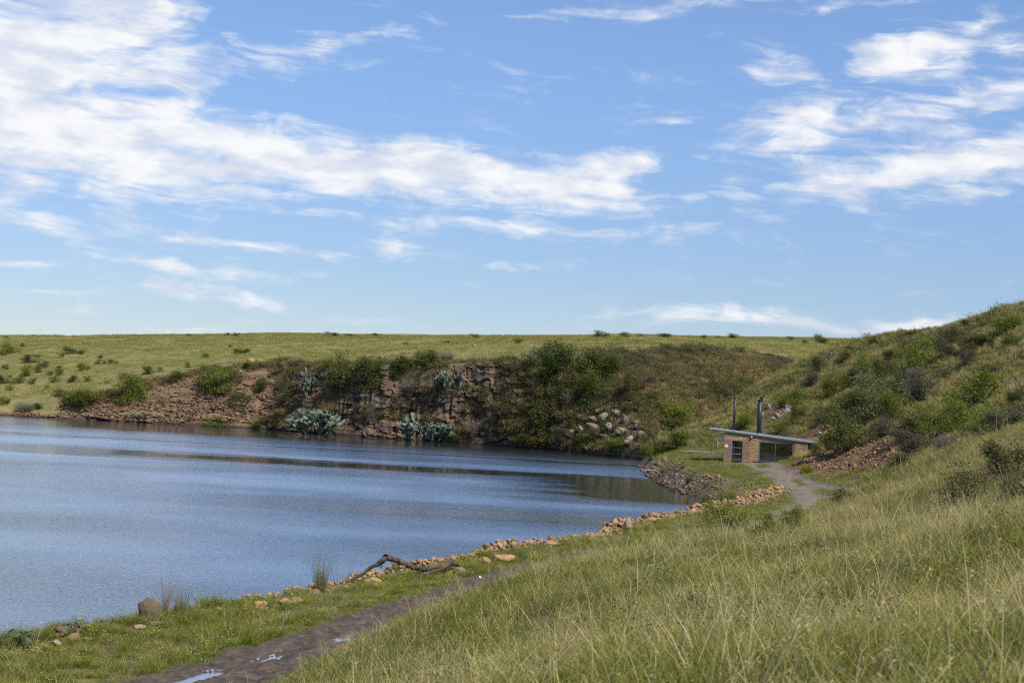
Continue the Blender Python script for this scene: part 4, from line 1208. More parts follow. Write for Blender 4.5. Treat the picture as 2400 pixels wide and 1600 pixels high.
outcrop('grey_rock_knob', 'grey lichened rock knob beside the house under a dark bush', [(1938, 1003, 26, 22), (1932, 1015, 18, 14), (1925, 1030, 16, 18)], M_LICHEN, 7)
outcrop('hill_shoulder_rocks', 'small pale rocks showing on the hill shoulder', [(1932, 880, 18, 9), (1945, 876, 14, 8), (1925, 888, 12, 7)], M_LICHEN, 8)
outcrop('pale_roadside_boulder', 'pale boulder at the foot of the earth cut by the house', [(1880, 1088, 18, 14), (1888, 1078, 12, 10)], M_PALE, 9)
# broken ground of the earth cut
n = 3600
pp = np.array(SOIL_LINE)
xx = rng.uniform(pp[:, 0].min() - 4, pp[:, 0].max() + 4, n); yy_ = rng.uniform(pp[:, 1].min() - 4, pp[:, 1].max() + 5, n)
keep = soil_mask(xx, yy_) > 0.5
xx, yy_ = xx[keep], yy_[keep]; zz = hA(xx, yy_)
for k in range(min(110, len(xx))):
    put_stone('stone', stone_mesh('h', k % 8, M_CUT), (xx[k], yy_[k], zz[k]), 0.28 + 0.35 * rng.random(), rng, ground_ob)
o = joined_stones('loose_stones', np.stack([xx, yy_, zz], 1)[110:], 0.10 + 0.22 * rng.random(len(xx) - 110), rng, M_CUT, parent=ground_ob)

# single boulders along the near shore
def rough_rock(seed, ax, box=0.45, n=26):
    V, F = hull(seed, n, ax, box)
    bm = bmesh.new()
    vs_ = [bm.verts.new(v) for v in V]
    for f in F: bm.faces.new([vs_[i] for i in f])
    bmesh.ops.subdivide_edges(bm, edges=bm.edges, cuts=2, use_grid_fill=True)
    V = np.array([tuple(v.co) for v in bm.verts])
    nn = V / (np.linalg.norm(V, axis=1, keepdims=True) + 1e-6)
    d = 0.09 * fbm(V[:, 0] * 3 + seed, V[:, 1] * 3, V[:, 2] * 3, octv=2, seed=seed + 3) + 0.05 * fbm(V[:, 0] * 6 + seed, V[:, 1] * 5, V[:, 2] * 5, octv=3, seed=seed)
    for v, a, b in zip(bm.verts, nn, d): v.co = v.co + Vector(a) * float(b)
    me = bpy.data.meshes.new('boulder'); bm.to_mesh(me); bm.free()
    return me
for i, (a, b, w, h, mat, lab) in enumerate([
 (347, 1455, 58, 62, M_DARKB, 'big upright dark brown boulder beside the tallest rush clump'),
 (318, 1462, 26, 16, M_DARKB, 'small dark stone leaning at the foot of the upright boulder'),
 (362, 1466, 40, 12, M_STONE, 'flat orange stone in front of the upright boulder'),
 (325, 1474, 30, 12, M_STONE, 'flat reddish stone lowest in front of the upright boulder'),
 (140, 1488, 50, 28, M_DARKB, 'dark rounded boulder at the water between the leafy plants'),
 (180, 1484, 36, 22, M_DARKB, 'grey-brown rounded boulder under the smaller leafy plant'),
 (172, 1502, 40, 22, M_STONE, 'tan stone in front of the dark rounded boulder'),
 (205, 1504, 26, 14, M_STONE, 'small reddish stone right of the tan stone'),
 (85, 1530, 28, 18, M_STONE, 'reddish stone beneath the larger leafy plant'),
 (128, 1512, 34, 14, M_PALE, 'pale flat stone left of the tan stone'),
 (610, 1427, 32, 22, M_STONE, 'single orange stone on the verge near the water'),
 (573, 1427, 26, 14, M_STONE, 'low orange stone left of the single orange stone'),
 (513, 1432, 22, 12, M_PALE, 'pale low stone between the rushes and the orange stone'),
 (665, 1416, 44, 16, M_STONE, 'long flat orange slab at the verge edge'),
 (692, 1412, 36, 16, M_STONE, 'flat orange slab end touching the long slab'),
 (736, 1396, 26, 20, M_STONE, 'square orange stone below the left shore rushes'),
 (806, 1384, 34, 18, M_STONE, 'pale orange stone left of the bent dead branch tip'),
 (875, 1370, 38, 20, M_STONE, 'rounded orange stone under the bent dead branch'),
 (1014, 1330, 30, 18, M_STONE, 'orange block behind the thick dead log'),
 (1048, 1345, 40, 20, M_STONE, 'slanted orange slab under the thick dead log'),
 (1078, 1345, 36, 20, M_STONE, 'orange slab right of the thick dead log'),
 (1135, 1322, 36, 20, M_STONE, 'brown stone left of the large orange slab'),
 (1180, 1316, 58, 20, M_STONE, 'large flat orange slab standing out of the stone row'),
 (1472, 1243, 34, 30, M_STONE, 'pointed orange stone standing up from the stone row'),
 (1290, 1278, 36, 14, M_STONE, 'long brown slab lying on the stone row'),
 (1530, 1226, 30, 20, M_STONE, 'reddish block in the middle of the stone row'),
]):
    q = hit(a, b, 15); s_ = q.y / FPX
    me = rough_rock(600 + i, (1, 0.8, 0.9), *((0.0, 60) if i < 6 else (0.35, 22))); me.materials.append(mat)
    if lab.startswith('pointed'):
        for v in me.vertices:
            if v.co.z > 0: v.co.x *= (1 - 1.1 * v.co.z); v.co.y *= (1 - 1.1 * v.co.z); v.co.z *= 1.35
    o = link('boulder', me, None, (q.x, q.y + 0.2 * w * s_, q.z + 0.30 * h * s_))
    o.rotation_euler = (0, 0, (i * 1.3) % 6.28 if i else 0.4); o.scale = (w * s_ * 1.15, w * s_ * 0.95, h * s_ * 1.25)
    if i == 0: o.rotation_euler = (0.1, -0.4, 0.3); o.scale = (w * s_ * 0.92, w * s_ * 0.8, h * s_ * 1.25)
    tag(o, lab, 'stone', 'boulders along the near shore')

# ------------------------------------------------------------------ dead wood
M_WOOD = plain('dead_wood', (0.075, 0.058, 0.046), 0.9, 0.1, 0.5, 7, 0.03)
def wood(name, pts, radii, parent, seed):
    P_ = [Vector(p_) for p_ in pts]; path, rad = [], []
    for i in range(len(P_) - 1):
        for k in range(7):
            t_ = k / 7
            path.append(P_[i].lerp(P_[i + 1], t_)); rad.append(radii[i] * (1 - t_) + radii[i + 1] * t_)
    path.append(P_[-1]); rad.append(radii[-1])
    rg = np.random.default_rng(seed)
    path = [p_ + Vector(rg.normal(size=3)) * 0.018 for p_ in path]; rad = [r_ * rg.uniform(0.85, 1.18) for r_ in rad]
    V, F = tube(path, rad, 8)
    V2 = V + 0.02 * np.stack([fbm(V[:, 0] * 8, V[:, 1] * 8, V[:, 2] * 8, octv=2, seed=seed + j) for j in range(3)], 1)
    me = mesh_np(name, V2, [F, np.array([list(range(8))[::-1]]), np.array([list(range(len(V) - 8, len(V)))])] if False else F, M_WOOD, True)
    return link(name, me, parent)
def lift(a, b, d, up): q = P(a, b, d); return Vector(q)
q0 = hit(826, 1364, 15); db = q0.y + 0.1
br = empty('dead_branch', q0); tag(br, 'bent dead branch arching over the stones at the water', 'branch')
def rel(e, a, b, d): return Vector(P(a, b, d)) - e.location
wood('limb', [rel(br, 818, 1364, db - 0.2), rel(br, 866, 1333, db), rel(br, 905, 1306, db + 0.2)], [0.04, 0.065, 0.10], br, 1)
wood('limb', [rel(br, 903, 1304, db + 0.2), rel(br, 930, 1313, db + 0.6), rel(br, 968, 1329, db + 1.0), rel(br, 1000, 1333, db + 1.4), rel(br, 1030, 1328, db + 1.7)], [0.12, 0.10, 0.09, 0.085, 0.04], br, 2)
wood('twig', [rel(br, 905, 1305, db + 0.2), rel(br, 898, 1318, db + 0.2), rel(br, 893, 1332, db + 0.3)], [0.05, 0.03, 0.012], br, 3)
q1 = hit(960, 1356, 15); dl = q1.y
lg = empty('dead_log', q1); tag(lg, 'thick dark dead log lying slanted on the stone row', 'log')
wood('trunk', [rel(lg, 962, 1355, dl), rel(lg, 1000, 1343, dl + 0.6), rel(lg, 1035, 1330, dl + 1.1), rel(lg, 1060, 1317, dl + 1.5)], [0.05, 0.085, 0.11, 0.12], lg, 4)
wood('stub', [rel(lg, 1052, 1320, dl + 1.4), rel(lg, 1070, 1320, dl + 1.6), rel(lg, 1079, 1328, dl + 1.7)], [0.10, 0.075, 0.05], lg, 5)
wood('stub', [rel(lg, 1030, 1332, dl + 1.0), rel(lg, 985, 1336, dl + 0.9), rel(lg, 968, 1332, dl + 0.8)], [0.07, 0.05, 0.03], lg, 6)

# ------------------------------------------------------------------ the house
HX = P(1695, 1077, 151.0)
HZ = 2.42
house = empty('stone_house', (HX[0], HX[1], HZ), R(-9))
tag(house, 'small stone and brick house with mono-pitch roof and two black chimneys', 'house')
M_BACK = plain('sandstone_backing', (0.30, 0.20, 0.105), 0.95, 0.1, 0.3, 5)
M_BLOCK, gg = material('sandstone_block')
n1 = gg.noise(pos(gg), 3.5, 5, 0.65)
c = gg.mix(orand(gg), (0.25, 0.160, 0.078), (0.37, 0.25, 0.13))
c = gg.mix(gg.m('MULTIPLY', gg.smooth(n1, 0.5, 0.72), 0.6), c, (0.16, 0.10, 0.05))
finish(gg, principled(gg, c, 0.93, 0.12, bump(gg, n1, 0.9, 0.08)))
M_BRICK, gg = material('brown_face_brick')
bt = gg.n('ShaderNodeTexBrick')
oc = objco(gg)
ox, oy, oz = gg.xyz(oc)
gg.set(bt.inputs['Vector'], gg.comb(ox, oz, 0.0))
bt.inputs['Color1'].default_value = (0.25, 0.135, 0.095, 1); bt.inputs['Color2'].default_value = (0.15, 0.075, 0.060, 1); bt.inputs['Mortar'].default_value = (0.30, 0.24, 0.19, 1)
bt.inputs['Scale'].default_value = 1.0; bt.inputs['Brick Width'].default_value = 0.23; bt.inputs['Row Height'].default_value = 0.085; bt.inputs['Mortar Size'].default_value = 0.008
finish(gg, principled(gg, bt.outputs['Color'], 0.9, 0.15, bump(gg, bt.outputs['Fac'], -0.4, 0.01)))
M_STEEL = plain('dark_blue_grey_steel', (0.085, 0.105, 0.130), 0.45, 0.5, 0.15, 3)
M_ROOF = plain('grey_roof_sheet', (0.24, 0.265, 0.30), 0.45, 0.5, 0.10, 1.2)
M_CHIM = plain('black_flue_paint', (0.022, 0.024, 0.030), 0.5, 0.4, 0.25, 3)
M_ZINC = plain('zinc_metal', (0.55, 0.55, 0.53), 0.4, 0.5, 0.12, 5)
M_WHITE = plain('white_paint', (0.75, 0.74, 0.72), 0.6, 0.3, 0.06, 4)
M_RED = plain('red_print', (0.60, 0.16, 0.13), 0.6, 0.3, 0.06, 4)
M_PLASTER = plain('grey_plaster', (0.30, 0.28, 0.25), 0.9, 0.1, 0.15, 3)
M_DARKROOM = plain('interior_wall', (0.14, 0.13, 0.12), 0.9, 0.1, 0.1, 3)
M_PLANK = plain('weathered_plank', (0.30, 0.27, 0.23), 0.85, 0.15, 0.2, 4)
M_GLASS, gg = material('window_glass')
fr = gg.n('ShaderNodeFresnel'); fr.inputs[0].default_value = 2.1
gl = gg.n('ShaderNodeBsdfGlossy'); gl.inputs['Roughness'].default_value = 0.02; gl.inputs[0].default_value = (0.9, 0.95, 1.0, 1)
tp_ = gg.n('ShaderNodeBsdfTransparent'); tp_.inputs[0].default_value = (0.55, 0.60, 0.60, 1)
mxs = gg.n('ShaderNodeMixShader')
gg.nt.links.new(fr.outputs[0], mxs.inputs[0]); gg.nt.links.new(tp_.outputs[0], mxs.inputs[1]); gg.nt.links.new(gl.outputs[0], mxs.inputs[2])
finish(gg, mxs.outputs[0])
def boxmesh(name, boxes, mat, bev=0.0):
    bm = bmesh.new()
    for (x0, x1, y0, y1, z0, z1) in boxes:
        r = bmesh.ops.create_cube(bm, size=1)
        for v in r['verts']:
            v.co = Vector(((x0 + x1) / 2 + v.co.x * (x1 - x0), (y0 + y1) / 2 + v.co.y * (y1 - y0), (z0 + z1) / 2 + v.co.z * (z1 - z0)))
    if bev: bmesh.ops.bevel(bm, geom=list(bm.edges), offset=bev, segments=1, affect='EDGES')
    me = bpy.data.meshes.new(name); bm.to_mesh(me); bm.free(); me.materials.append(mat)
    return me
def part(name, boxes, mat, parent, bev=0.0): return link(name, boxmesh(name, boxes, mat, bev), parent)
def cyl(name, x, y, z0, z1, r0, r1, mat, parent, n=16):
    V, F = [], []
    for k in range(n):
        a = 6.2832 * k / n; V.append((x + r0 * math.cos(a), y + r0 * math.sin(a), z0))
    for k in range(n):
        a = 6.2832 * k / n; V.append((x + r1 * math.cos(a), y + r1 * math.sin(a), z1))
    F = [(k, (k + 1) % n, n + (k + 1) % n, n + k) for k in range(n)] + [tuple(range(n))[::-1], tuple(range(n, 2 * n))]
    me = bpy.data.meshes.new(name); me.from_pydata(V, [], F); me.materials.append(mat)
    for p_ in list(me.polygons)[:n]: p_.use_smooth = True
    return link(name, me, parent)
WL, ZL, ZR, DEP = 8.75, 2.98, 2.26, 6.0
def ztop(x): return ZL + (ZR - ZL) * x / WL
DX0, DX1, DZ = 0.86, 1.95, 2.02
WX0, WX1, WZ = 3.62, 7.34, 2.14
def slab(name, pts_xz, y0, y1, mat, parent):
    n_ = len(pts_xz)
    V = [(a, y0, b) for a, b in pts_xz] + [(a, y1, b) for a, b in pts_xz]
    F = [tuple(range(n_)), tuple(range(2 * n_ - 1, n_ - 1, -1))] + [(k, n_ + k, n_ + (k + 1) % n_, (k + 1) % n_) for k in range(n_)]
    me = bpy.data.meshes.new(name); me.from_pydata(V, [], F); me.update(); me.materials.append(mat)
    return link(name, me, parent)
# front wall: one sheet round the door and the window opening
fw = slab('front_wall', [(0, -0.6), (DX0, -0.6), (DX0, DZ), (DX1, DZ), (DX1, -0.6), (WX0, -0.6), (WX0, WZ), (WX1, WZ), (WX1, -0.6), (WL, -0.6), (WL, ztop(WL)), (0, ztop(0))], 0.0, 0.25, M_BACK, house)
slab('side_wall', [(0, -0.6), (0.25, -0.6), (0.25, ztop(0.25)), (0, ztop(0))], 0.255, DEP, M_BACK, house)
slab('side_wall', [(WL - 0.25, -0.6), (WL, -0.6), (WL, ztop(WL)), (WL - 0.25, ztop(WL - 0.25))], 0.255, DEP, M_BACK, house)
slab('back_wall', [(0.255, -0.6), (WL - 0.255, -0.6), (WL - 0.255, ztop(WL)), (0.255, ztop(0.255))], DEP - 0.25, DEP - 0.005, M_DARKROOM, house)
part('floor', [(0.26, WL - 0.26, 0.26, DEP - 0.26, -0.2, 0.02)], M_PLASTER, house)
rb = np.random.default_rng(21)
def rockface(seed):
    rg = np.random.default_rng(seed)
    V = []
    nx_, nz_ = 5, 4
    for j in range(nz_):
        for i in range(nx_):
            e = min(i, nx_ - 1 - i, j, nz_ - 1 - j) == 0
            V.append((i / (nx_ - 1) - 0.5, (0.0 if e else -0.5 - 0.5 * rg.random()), j / (nz_ - 1) - 0.5))
    F = [(j * nx_ + i, j * nx_ + i + 1, (j + 1) * nx_ + i + 1, (j + 1) * nx_ + i) for j in range(nz_ - 1) for i in range(nx_ - 1)]
    # a back rim so that the block has depth
    b = len(V)
    rim = [i for i in range(nx_)] + [j * nx_ + nx_ - 1 for j in range(1, nz_)] + [(nz_ - 1) * nx_ + i for i in range(nx_ - 2, -1, -1)] + [j * nx_ for j in range(nz_ - 2, 0, -1)]
    for r_ in rim: V.append((V[r_][0], 0.6, V[r_][2]))
    for k in range(len(rim)):
        k2 = (k + 1) % len(rim); F.append((rim[k2], rim[k], b + k, b + k2))
    me = bpy.data.meshes.new('stone_block'); me.from_pydata(V, [], F); me.update(); me.materials.append(M_BLOCK)
    return me
RF = [rockface(700 + k) for k in range(8)]
BR = [(0.0, DX0, 0.0, 2.06), (DX1, 2.62, 0.0, 2.06), (8.30, WL, 0.0, 2.06)]
holes = BR + [(DX0, DX1, -1, DZ + 0.07), (WX0, WX1, -1, WZ)]
ch = 0.295
nb = 0
for r_ in range(-1, 12):
    z0 = 0.0 + r_ * ch
    z1 = z0 + ch
    xs_ = 0.0
    while xs_ < WL - 0.05:
        w_ = rb.uniform(0.32, 0.95); x1 = min(WL, xs_ + w_)
        if WL - x1 < 0.2: x1 = WL
        # cut the block back at openings and brickwork
        segs = [(xs_, x1)]
        for (a, b, c_, d_) in holes:
            if z0 + 0.05 < d_ and z1 - 0.05 > c_:
                ns = []
                for (p0, p1) in segs:
                    if b <= p0 or a >= p1: ns.append((p0, p1)); continue
                    if a > p0: ns.append((p0, a))
                    if b < p1: ns.append((b, p1))
                segs = ns
        for (p0, p1) in segs:
            if p1 - p0 < 0.12: continue
            zt = min(z1, ztop(p1) - 0.01)
            if zt - z0 < 0.09: continue
            o = bpy.data.objects.new('stone_block', RF[nb % 8]); COL.objects.link(o); o.parent = fw
            o.location = ((p0 + p1) / 2, -0.02 + 0.012 * rb.random(), (z0 + zt) / 2)
            o.scale = ((p1 - p0 - 0.012) * (-1 if nb % 3 == 0 else 1), 0.014 + 0.012 * rb.random(), zt - z0 - 0.010)
            nb += 1
        xs_ = x1
for (a, b, c_, d_) in BR:
    part('brick_panel', [(a + 0.003, b - 0.003, -0.045, -0.003, c_ - 0.5, d_)], M_BRICK, fw)
part('lintel', [(DX0 - 0.1, DX1 + 0.1, -0.05, -0.002, DZ + 0.002, DZ + 0.066)], M_PLASTER, fw)
# roof: thin sheet on a deep fascia, long overhang over the lake
zrf = ztop
roof = slab('roof', [(-1.55, zrf(-1.55) + 0.02), (9.6, zrf(9.6) + 0.0), (9.6, zrf(9.6) + 0.17), (-1.55, zrf(-1.55) + 0.07)], -0.16, DEP + 0.4, M_ROOF, house)
slab('fascia', [(-0.9, zrf(-0.9) - 0.10), (9.55, zrf(9.55) - 0.06), (9.55, zrf(9.55) - 0.003), (-1.45, zrf(-1.45) + 0.012)], -0.15, -0.10, M_STEEL, roof)
V, F = [], []
for k in range(23):
    part('roof_rib', [(-0.02, 0.02, -0.15, DEP + 0.4, 0.0, 0.03)], M_ROOF, roof).location = (-1.3 + k * 0.47, 0, zrf(-1.3 + k * 0.47) + 0.075 + (k * 0.47 - 0.0 + 0.25) / 11.15 * 0.1) if True else None
# door
door = part('door', [(DX0, DX0 + 0.07, 0.06, 0.14, 0, DZ), (DX1 - 0.07, DX1, 0.06, 0.14, 0, DZ), (DX0 + 0.07, DX1 - 0.07, 0.06, 0.14, DZ - 0.07, DZ), (DX0 + 0.07, DX1 - 0.07, 0.06, 0.14, 0, 0.08)], M_STEEL, house)
part('rail', [(DX0 + 0.07, DX1 - 0.07, 0.07, 0.13, 1.25, 1.30)], M_ROOF, door)
part('rail', [(DX0 + 0.07, DX1 - 0.07, 0.07, 0.13, 0.60, 0.65)], M_ROOF, door)
part('stile', [(DX0 + 0.20, DX0 + 0.24, 0.075, 0.125, 0.08, DZ - 0.07)], M_STEEL, door)
for z0, z1 in ((0.08, 0.60), (0.65, 1.25), (1.30, DZ - 0.07)): part('pane', [(DX0 + 0.24, DX1 - 0.07, 0.095, 0.103, z0, z1)], M_GLASS, door)
# window: wide sliding frame
win = part('window', [(WX0, WX1, 0.02, 0.16, WZ - 0.17, WZ), (WX0, WX0 + 0.17, 0.02, 0.16, 0, WZ - 0.17), (WX1 - 0.20, WX1, 0.02, 0.16, 0, WZ - 0.17), (WX0 + 0.17, WX1 - 0.20, 0.02, 0.16, 0, 0.06)], M_STEEL, house)
mid = WX0 + 0.47 * (WX1 - WX0)
part('mullion', [(mid - 0.03, mid + 0.03, 0.05, 0.13, 0.06, WZ - 0.17)], M_STEEL, win)
part('pane', [(WX0 + 0.17, mid - 0.03, 0.085, 0.093, 0.06, WZ - 0.17)], M_GLASS, win)
part('pane', [(mid + 0.03, WX1 - 0.20, 0.085, 0.093, 0.06, WZ - 0.17)], M_GLASS, win)
# flues
c1 = cyl('chimney', 0.95, 1.2, 2.7, 6.55, 0.135, 0.135, M_CHIM, house)
cyl('flue_collar', 0.95, 1.2, 6.552, 6.60, 0.19, 0.24, M_ZINC, c1)
cyl('rain_cap', 0.95, 1.2, 6.66, 6.74, 0.27, 0.05, M_CHIM, c1)
cyl('cap_strut', 0.95, 1.2, 6.60, 6.66, 0.06, 0.06, M_CHIM, c1)
cyl('flashing', 0.95, 1.2, 3.02, 3.10, 0.24, 0.15, M_ROOF, c1)
c2 = cyl('chimney', 3.60, 0.9, 2.5, 6.35, 0.25, 0.25, M_CHIM, house)
cyl('flue_collar', 3.60, 0.9, 6.352, 6.50, 0.30, 0.22, M_CHIM, c2)
hood = cyl('cowl_hood', 0, 0, 0, 0.42, 0.24, 0.10, M_CHIM, c2); hood.location = (3.66, 0.9, 6.52); hood.rotation_euler = (0, R(32), 0)
cyl('cowl_tip', 3.92, 0.9, 6.86, 7.0, 0.13, 0.10, M_CHIM, c2)
cyl('flashing', 3.60, 0.9, 2.80, 2.90, 0.38, 0.26, M_ROOF, c2)
# lamp, notice and box on the wall
lp = cyl('wall_lamp', 0, 0, 0, 0.09, 0.10, 0.11, M_CHIM, house); lp.location = (2.87, -0.11, 2.50); lp.rotation_euler = (R(90), 0, 0)
ld = cyl('lamp_lens', 0, 0, 0.092, 0.12, 0.08, 0.07, M_WHITE, lp)
sg = part('notice', [(0.09, 0.44, -0.062, -0.047, 1.28, 1.55)], M_WHITE, house)
for z0, w_ in ((1.50, 0.26), (1.445, 0.22), (1.34, 0.24)): part('print_line', [(0.13, 0.13 + w_, -0.066, -0.0625, z0 - 0.013, z0 + 0.013)], M_RED, sg)
hb = part('side_hood', [(-0.70, -0.01, 0.3, 1.1, 2.0, 2.42), (-0.76, -0.005, 0.22, 1.18, 2.425, 2.5)], M_ZINC, house)
part('bracket', [(-0.66, -0.62, 0.35, 0.4, 1.2, 1.995)], M_ZINC, hb)
# things in front of the house (house space turned into the world)
HM = Matrix.Translation(house.location) @ Matrix.Rotation(R(-9), 4, 'Z')
def hp(x, y, z=None):
    v = HM @ Vector((x, y, 0.0)); v.z = ground(v.x, v.y, hA) if z is None else HZ + z
    return v
def yard(name, label, cat, x, y):
    e = empty(name, hp(x, y), R(-9)); tag(e, label, cat); return e
b = yard('low_bench', 'low pale bench on black legs between the door and the window', 'bench', 2.75, -0.75)
part('seat', [(-0.85, 0.85, -0.17, 0.17, 0.33, 0.38)], M_PLANK, b)
for xx_ in (-0.78, -0.26, 0.26, 0.78): part('leg', [(xx_ - 0.025, xx_ + 0.025, -0.14, 0.14, -0.05, 0.328)], M_CHIM, b)
b = yard('braai_box', 'black metal barbecue box by the left window jamb', 'barbecue', 3.38, -0.55)
part('tub', [(-0.30, 0.30, -0.22, 0.22, 0.22, 0.50)], M_CHIM, b, 0.02)
for sx in (-0.25, 0.25):
    for sy in (-0.18, 0.18): part('leg', [(sx - 0.02, sx + 0.02, sy - 0.02, sy + 0.02, -0.05, 0.219)], M_CHIM, b)
for i, (xx_, lab) in enumerate(((3.85, 'pale low slatted deck table in front of the window, nearer the barbecue'), (5.0, 'pale low slatted deck table in front of the window, nearer the round stool'))):
    b = yard('deck_table', lab, 'table', xx_, -1.1 + 0.25 * i)
    for k in range(5): part('slat', [(-0.55, 0.55, -0.30 + k * 0.125, -0.20 + k * 0.125, 0.20, 0.235)], M_PLANK, b)
    for sx in (-0.45, 0.45): part('leg', [(sx - 0.03, sx + 0.03, -0.25, 0.25, -0.05, 0.199)], M_CHIM, b)
b = yard('fire_bowl', 'dark round fire bowl on a foot before the window', 'fire bowl', 5.75, -0.95)
cyl('bowl', 0, 0, 0.22, 0.46, 0.14, 0.27, M_CHIM, b); cyl('foot', 0, 0, -0.05, 0.218, 0.16, 0.09, M_CHIM, b)
# railing on the lake side
rl = empty('metal_railing', hp(-2.2, 0.9), R(-9)); tag(rl, 'thin metal railing with wires left of the house above the water', 'railing')
def rz(x): return -rl.location.z + HZ
part('top_rail', [(-2.3, 2.15, -0.02, 0.02, rz(0) + 0.60, rz(0) + 0.645)], M_ZINC, rl)
for k in range(5): part('post', [(-2.28 + k * 1.1 - 0.02, -2.28 + k * 1.1 + 0.02, -0.02, 0.02, -0.6, rz(0) + 0.598)], M_STEEL, rl)
for k in range(3): part('wire', [(-2.28, 2.15, -0.006, 0.006, rz(0) + 0.12 + k * 0.16, rz(0) + 0.13 + k * 0.16)], M_STEEL, rl)
# jetty
ja, jb = Vector(PZ(1503, 1100, 0.55)), Vector(PZ(1560, 1103, 0.55))
jt = empty('jetty', (ja.x, ja.y, 0.0)); tag(jt, 'small plank jetty standing in the water off the stony point', 'jetty')
L_ = 3.0
for k in range(14): part('plank', [(k * 0.215, k * 0.215 + 0.195, -0.5, 0.5, 0.50, 0.55)], M_PLANK, jt)
for sy in (-0.4, 0.4): part('beam', [(0.02, L_, sy - 0.05, sy + 0.05, 0.36, 0.498)], M_PLANK, jt)
for sx in (0.75, 2.6):
    for sy in (-0.4, 0.4): part('post', [(sx - 0.09, sx + 0.09, sy + (0.055 if sy > 0 else -0.235), sy + (0.235 if sy > 0 else -0.055), -1.3, 0.49)], M_CHIM, jt)

# ------------------------------------------------------------------ small things on the hills
M_ORANGE = plain('orange_earth', (0.40, 0.235, 0.095), 0.95, 0.1, 0.3, 3, 0.1)
for i, (a, b, w, h, lab) in enumerate(((587, 847, 26, 11, 'larger orange earth heap on the plateau edge'), (609, 847, 20, 8, 'smaller orange earth heap right of the larger one'), (1112, 811, 13, 6, 'tiny pale orange heap far back on the plateau grass'))):
    q = hit(a, b, 150); s_ = q.y / FPX
    me = rough_rock(800 + i, (1, 1, 0.8)); me.materials.append(M_ORANGE)
    for p_ in me.polygons: p_.use_smooth = True
    o = link('earth_heap', me, None, (q.x, q.y + w * s_ * 0.4, q.z)); o.scale = (w * s_, w * s_ * 0.8, h * s_ * 2.2); tag(o, lab, 'earth heap')
q = hit(540, 850, 150); s_ = q.y / FPX
wl = empty('low_stone_wall', q); tag(wl, 'low grey drystone wall beside the orange earth heaps', 'wall')
M_GREYS = stone_mat('grey_fieldstone', (0.15, 0.14, 0.125), (0.20, 0.185, 0.165), (0.12, 0.11, 0.10))
for k in range(26):
    xo = (k - 13) * 0.24
    o = bpy.data.objects.new('stone', stone_mesh('h', k % 8, M_GREYS)); COL.objects.link(o); o.parent = wl
    o.location = (xo, rng.normal() * 0.05, ground(q.x + xo, q.y, hB) - q.z + 0.12 + 0.12 * (k % 2)); o.rotation_euler = (0, 0, k * 1.1); o.scale = (0.42, 0.4, 0.35)
q = hit(2193, 800, 85); s_ = q.y / FPX
fp = empty('fence_post', q); tag(fp, 'lone grey fence post high on the right hill', 'post')
part('post', [(-0.08, 0.08, -0.08, 0.08, -0.3, 20 * s_)], M_TWIG, fp, 0.015)
q = hit(2329, 745, 85); s_ = q.y / FPX
al = empty('aloe_clump', q); tag(al, 'spiky aloe clump standing on the right hill skyline', 'aloe')
ra = np.random.default_rng(33)
pts = []
for k in range(9):
    a = ra.random() * 6.28; hgt_ = (12 + 14 * ra.random()) * s_
    pts.append(tube([(math.cos(a) * 0.05 + ra.normal() * 0.15, ra.normal() * 0.1, -0.1), (math.cos(a) * 0.15 + ra.normal() * 0.2, ra.normal() * 0.15, hgt_ * 0.6), (math.cos(a) * 0.3 + ra.normal() * 0.3, ra.normal() * 0.2, hgt_)], [0.05, 0.04, 0.012], 5))
V, F = merge(pts); link('stalks', mesh_np('stalks', V, F, LEAF['d'], True), al)
# ------------------------------------------------------------------ grass
M_GRASS, gg = material('grass_blades')
ca = gg.attr('col').outputs['Color']
r = orand(gg)
hs = gg.n('ShaderNodeHueSaturation')
gg.set(hs.inputs['Color'], ca); gg.set(hs.inputs['Hue'], gg.lin(r, 0, 1, 0.485, 0.512)); gg.set(hs.inputs['Value'], gg.lin(gg.m('FRACT', gg.m('MULTIPLY', r, 7.31)), 0, 1, 0.82, 1.42)); gg.set(hs.inputs['Saturation'], gg.lin(gg.m('FRACT', gg.m('MULTIPLY', r, 3.77)), 0, 1, 0.95, 1.18))
d = principled(gg, hs.outputs[0], 0.55, 0.25)
tr = gg.n('ShaderNodeBsdfTranslucent'); gg.nt.links.new(hs.outputs[0], tr.inputs[0])
mxs = gg.n('ShaderNodeMixShader'); mxs.inputs[0].default_value = 0.35
gg.nt.links.new(d, mxs.inputs[1]); gg.nt.links.new(tr.outputs[0], mxs.inputs[2])
finish(gg, mxs.outputs[0])

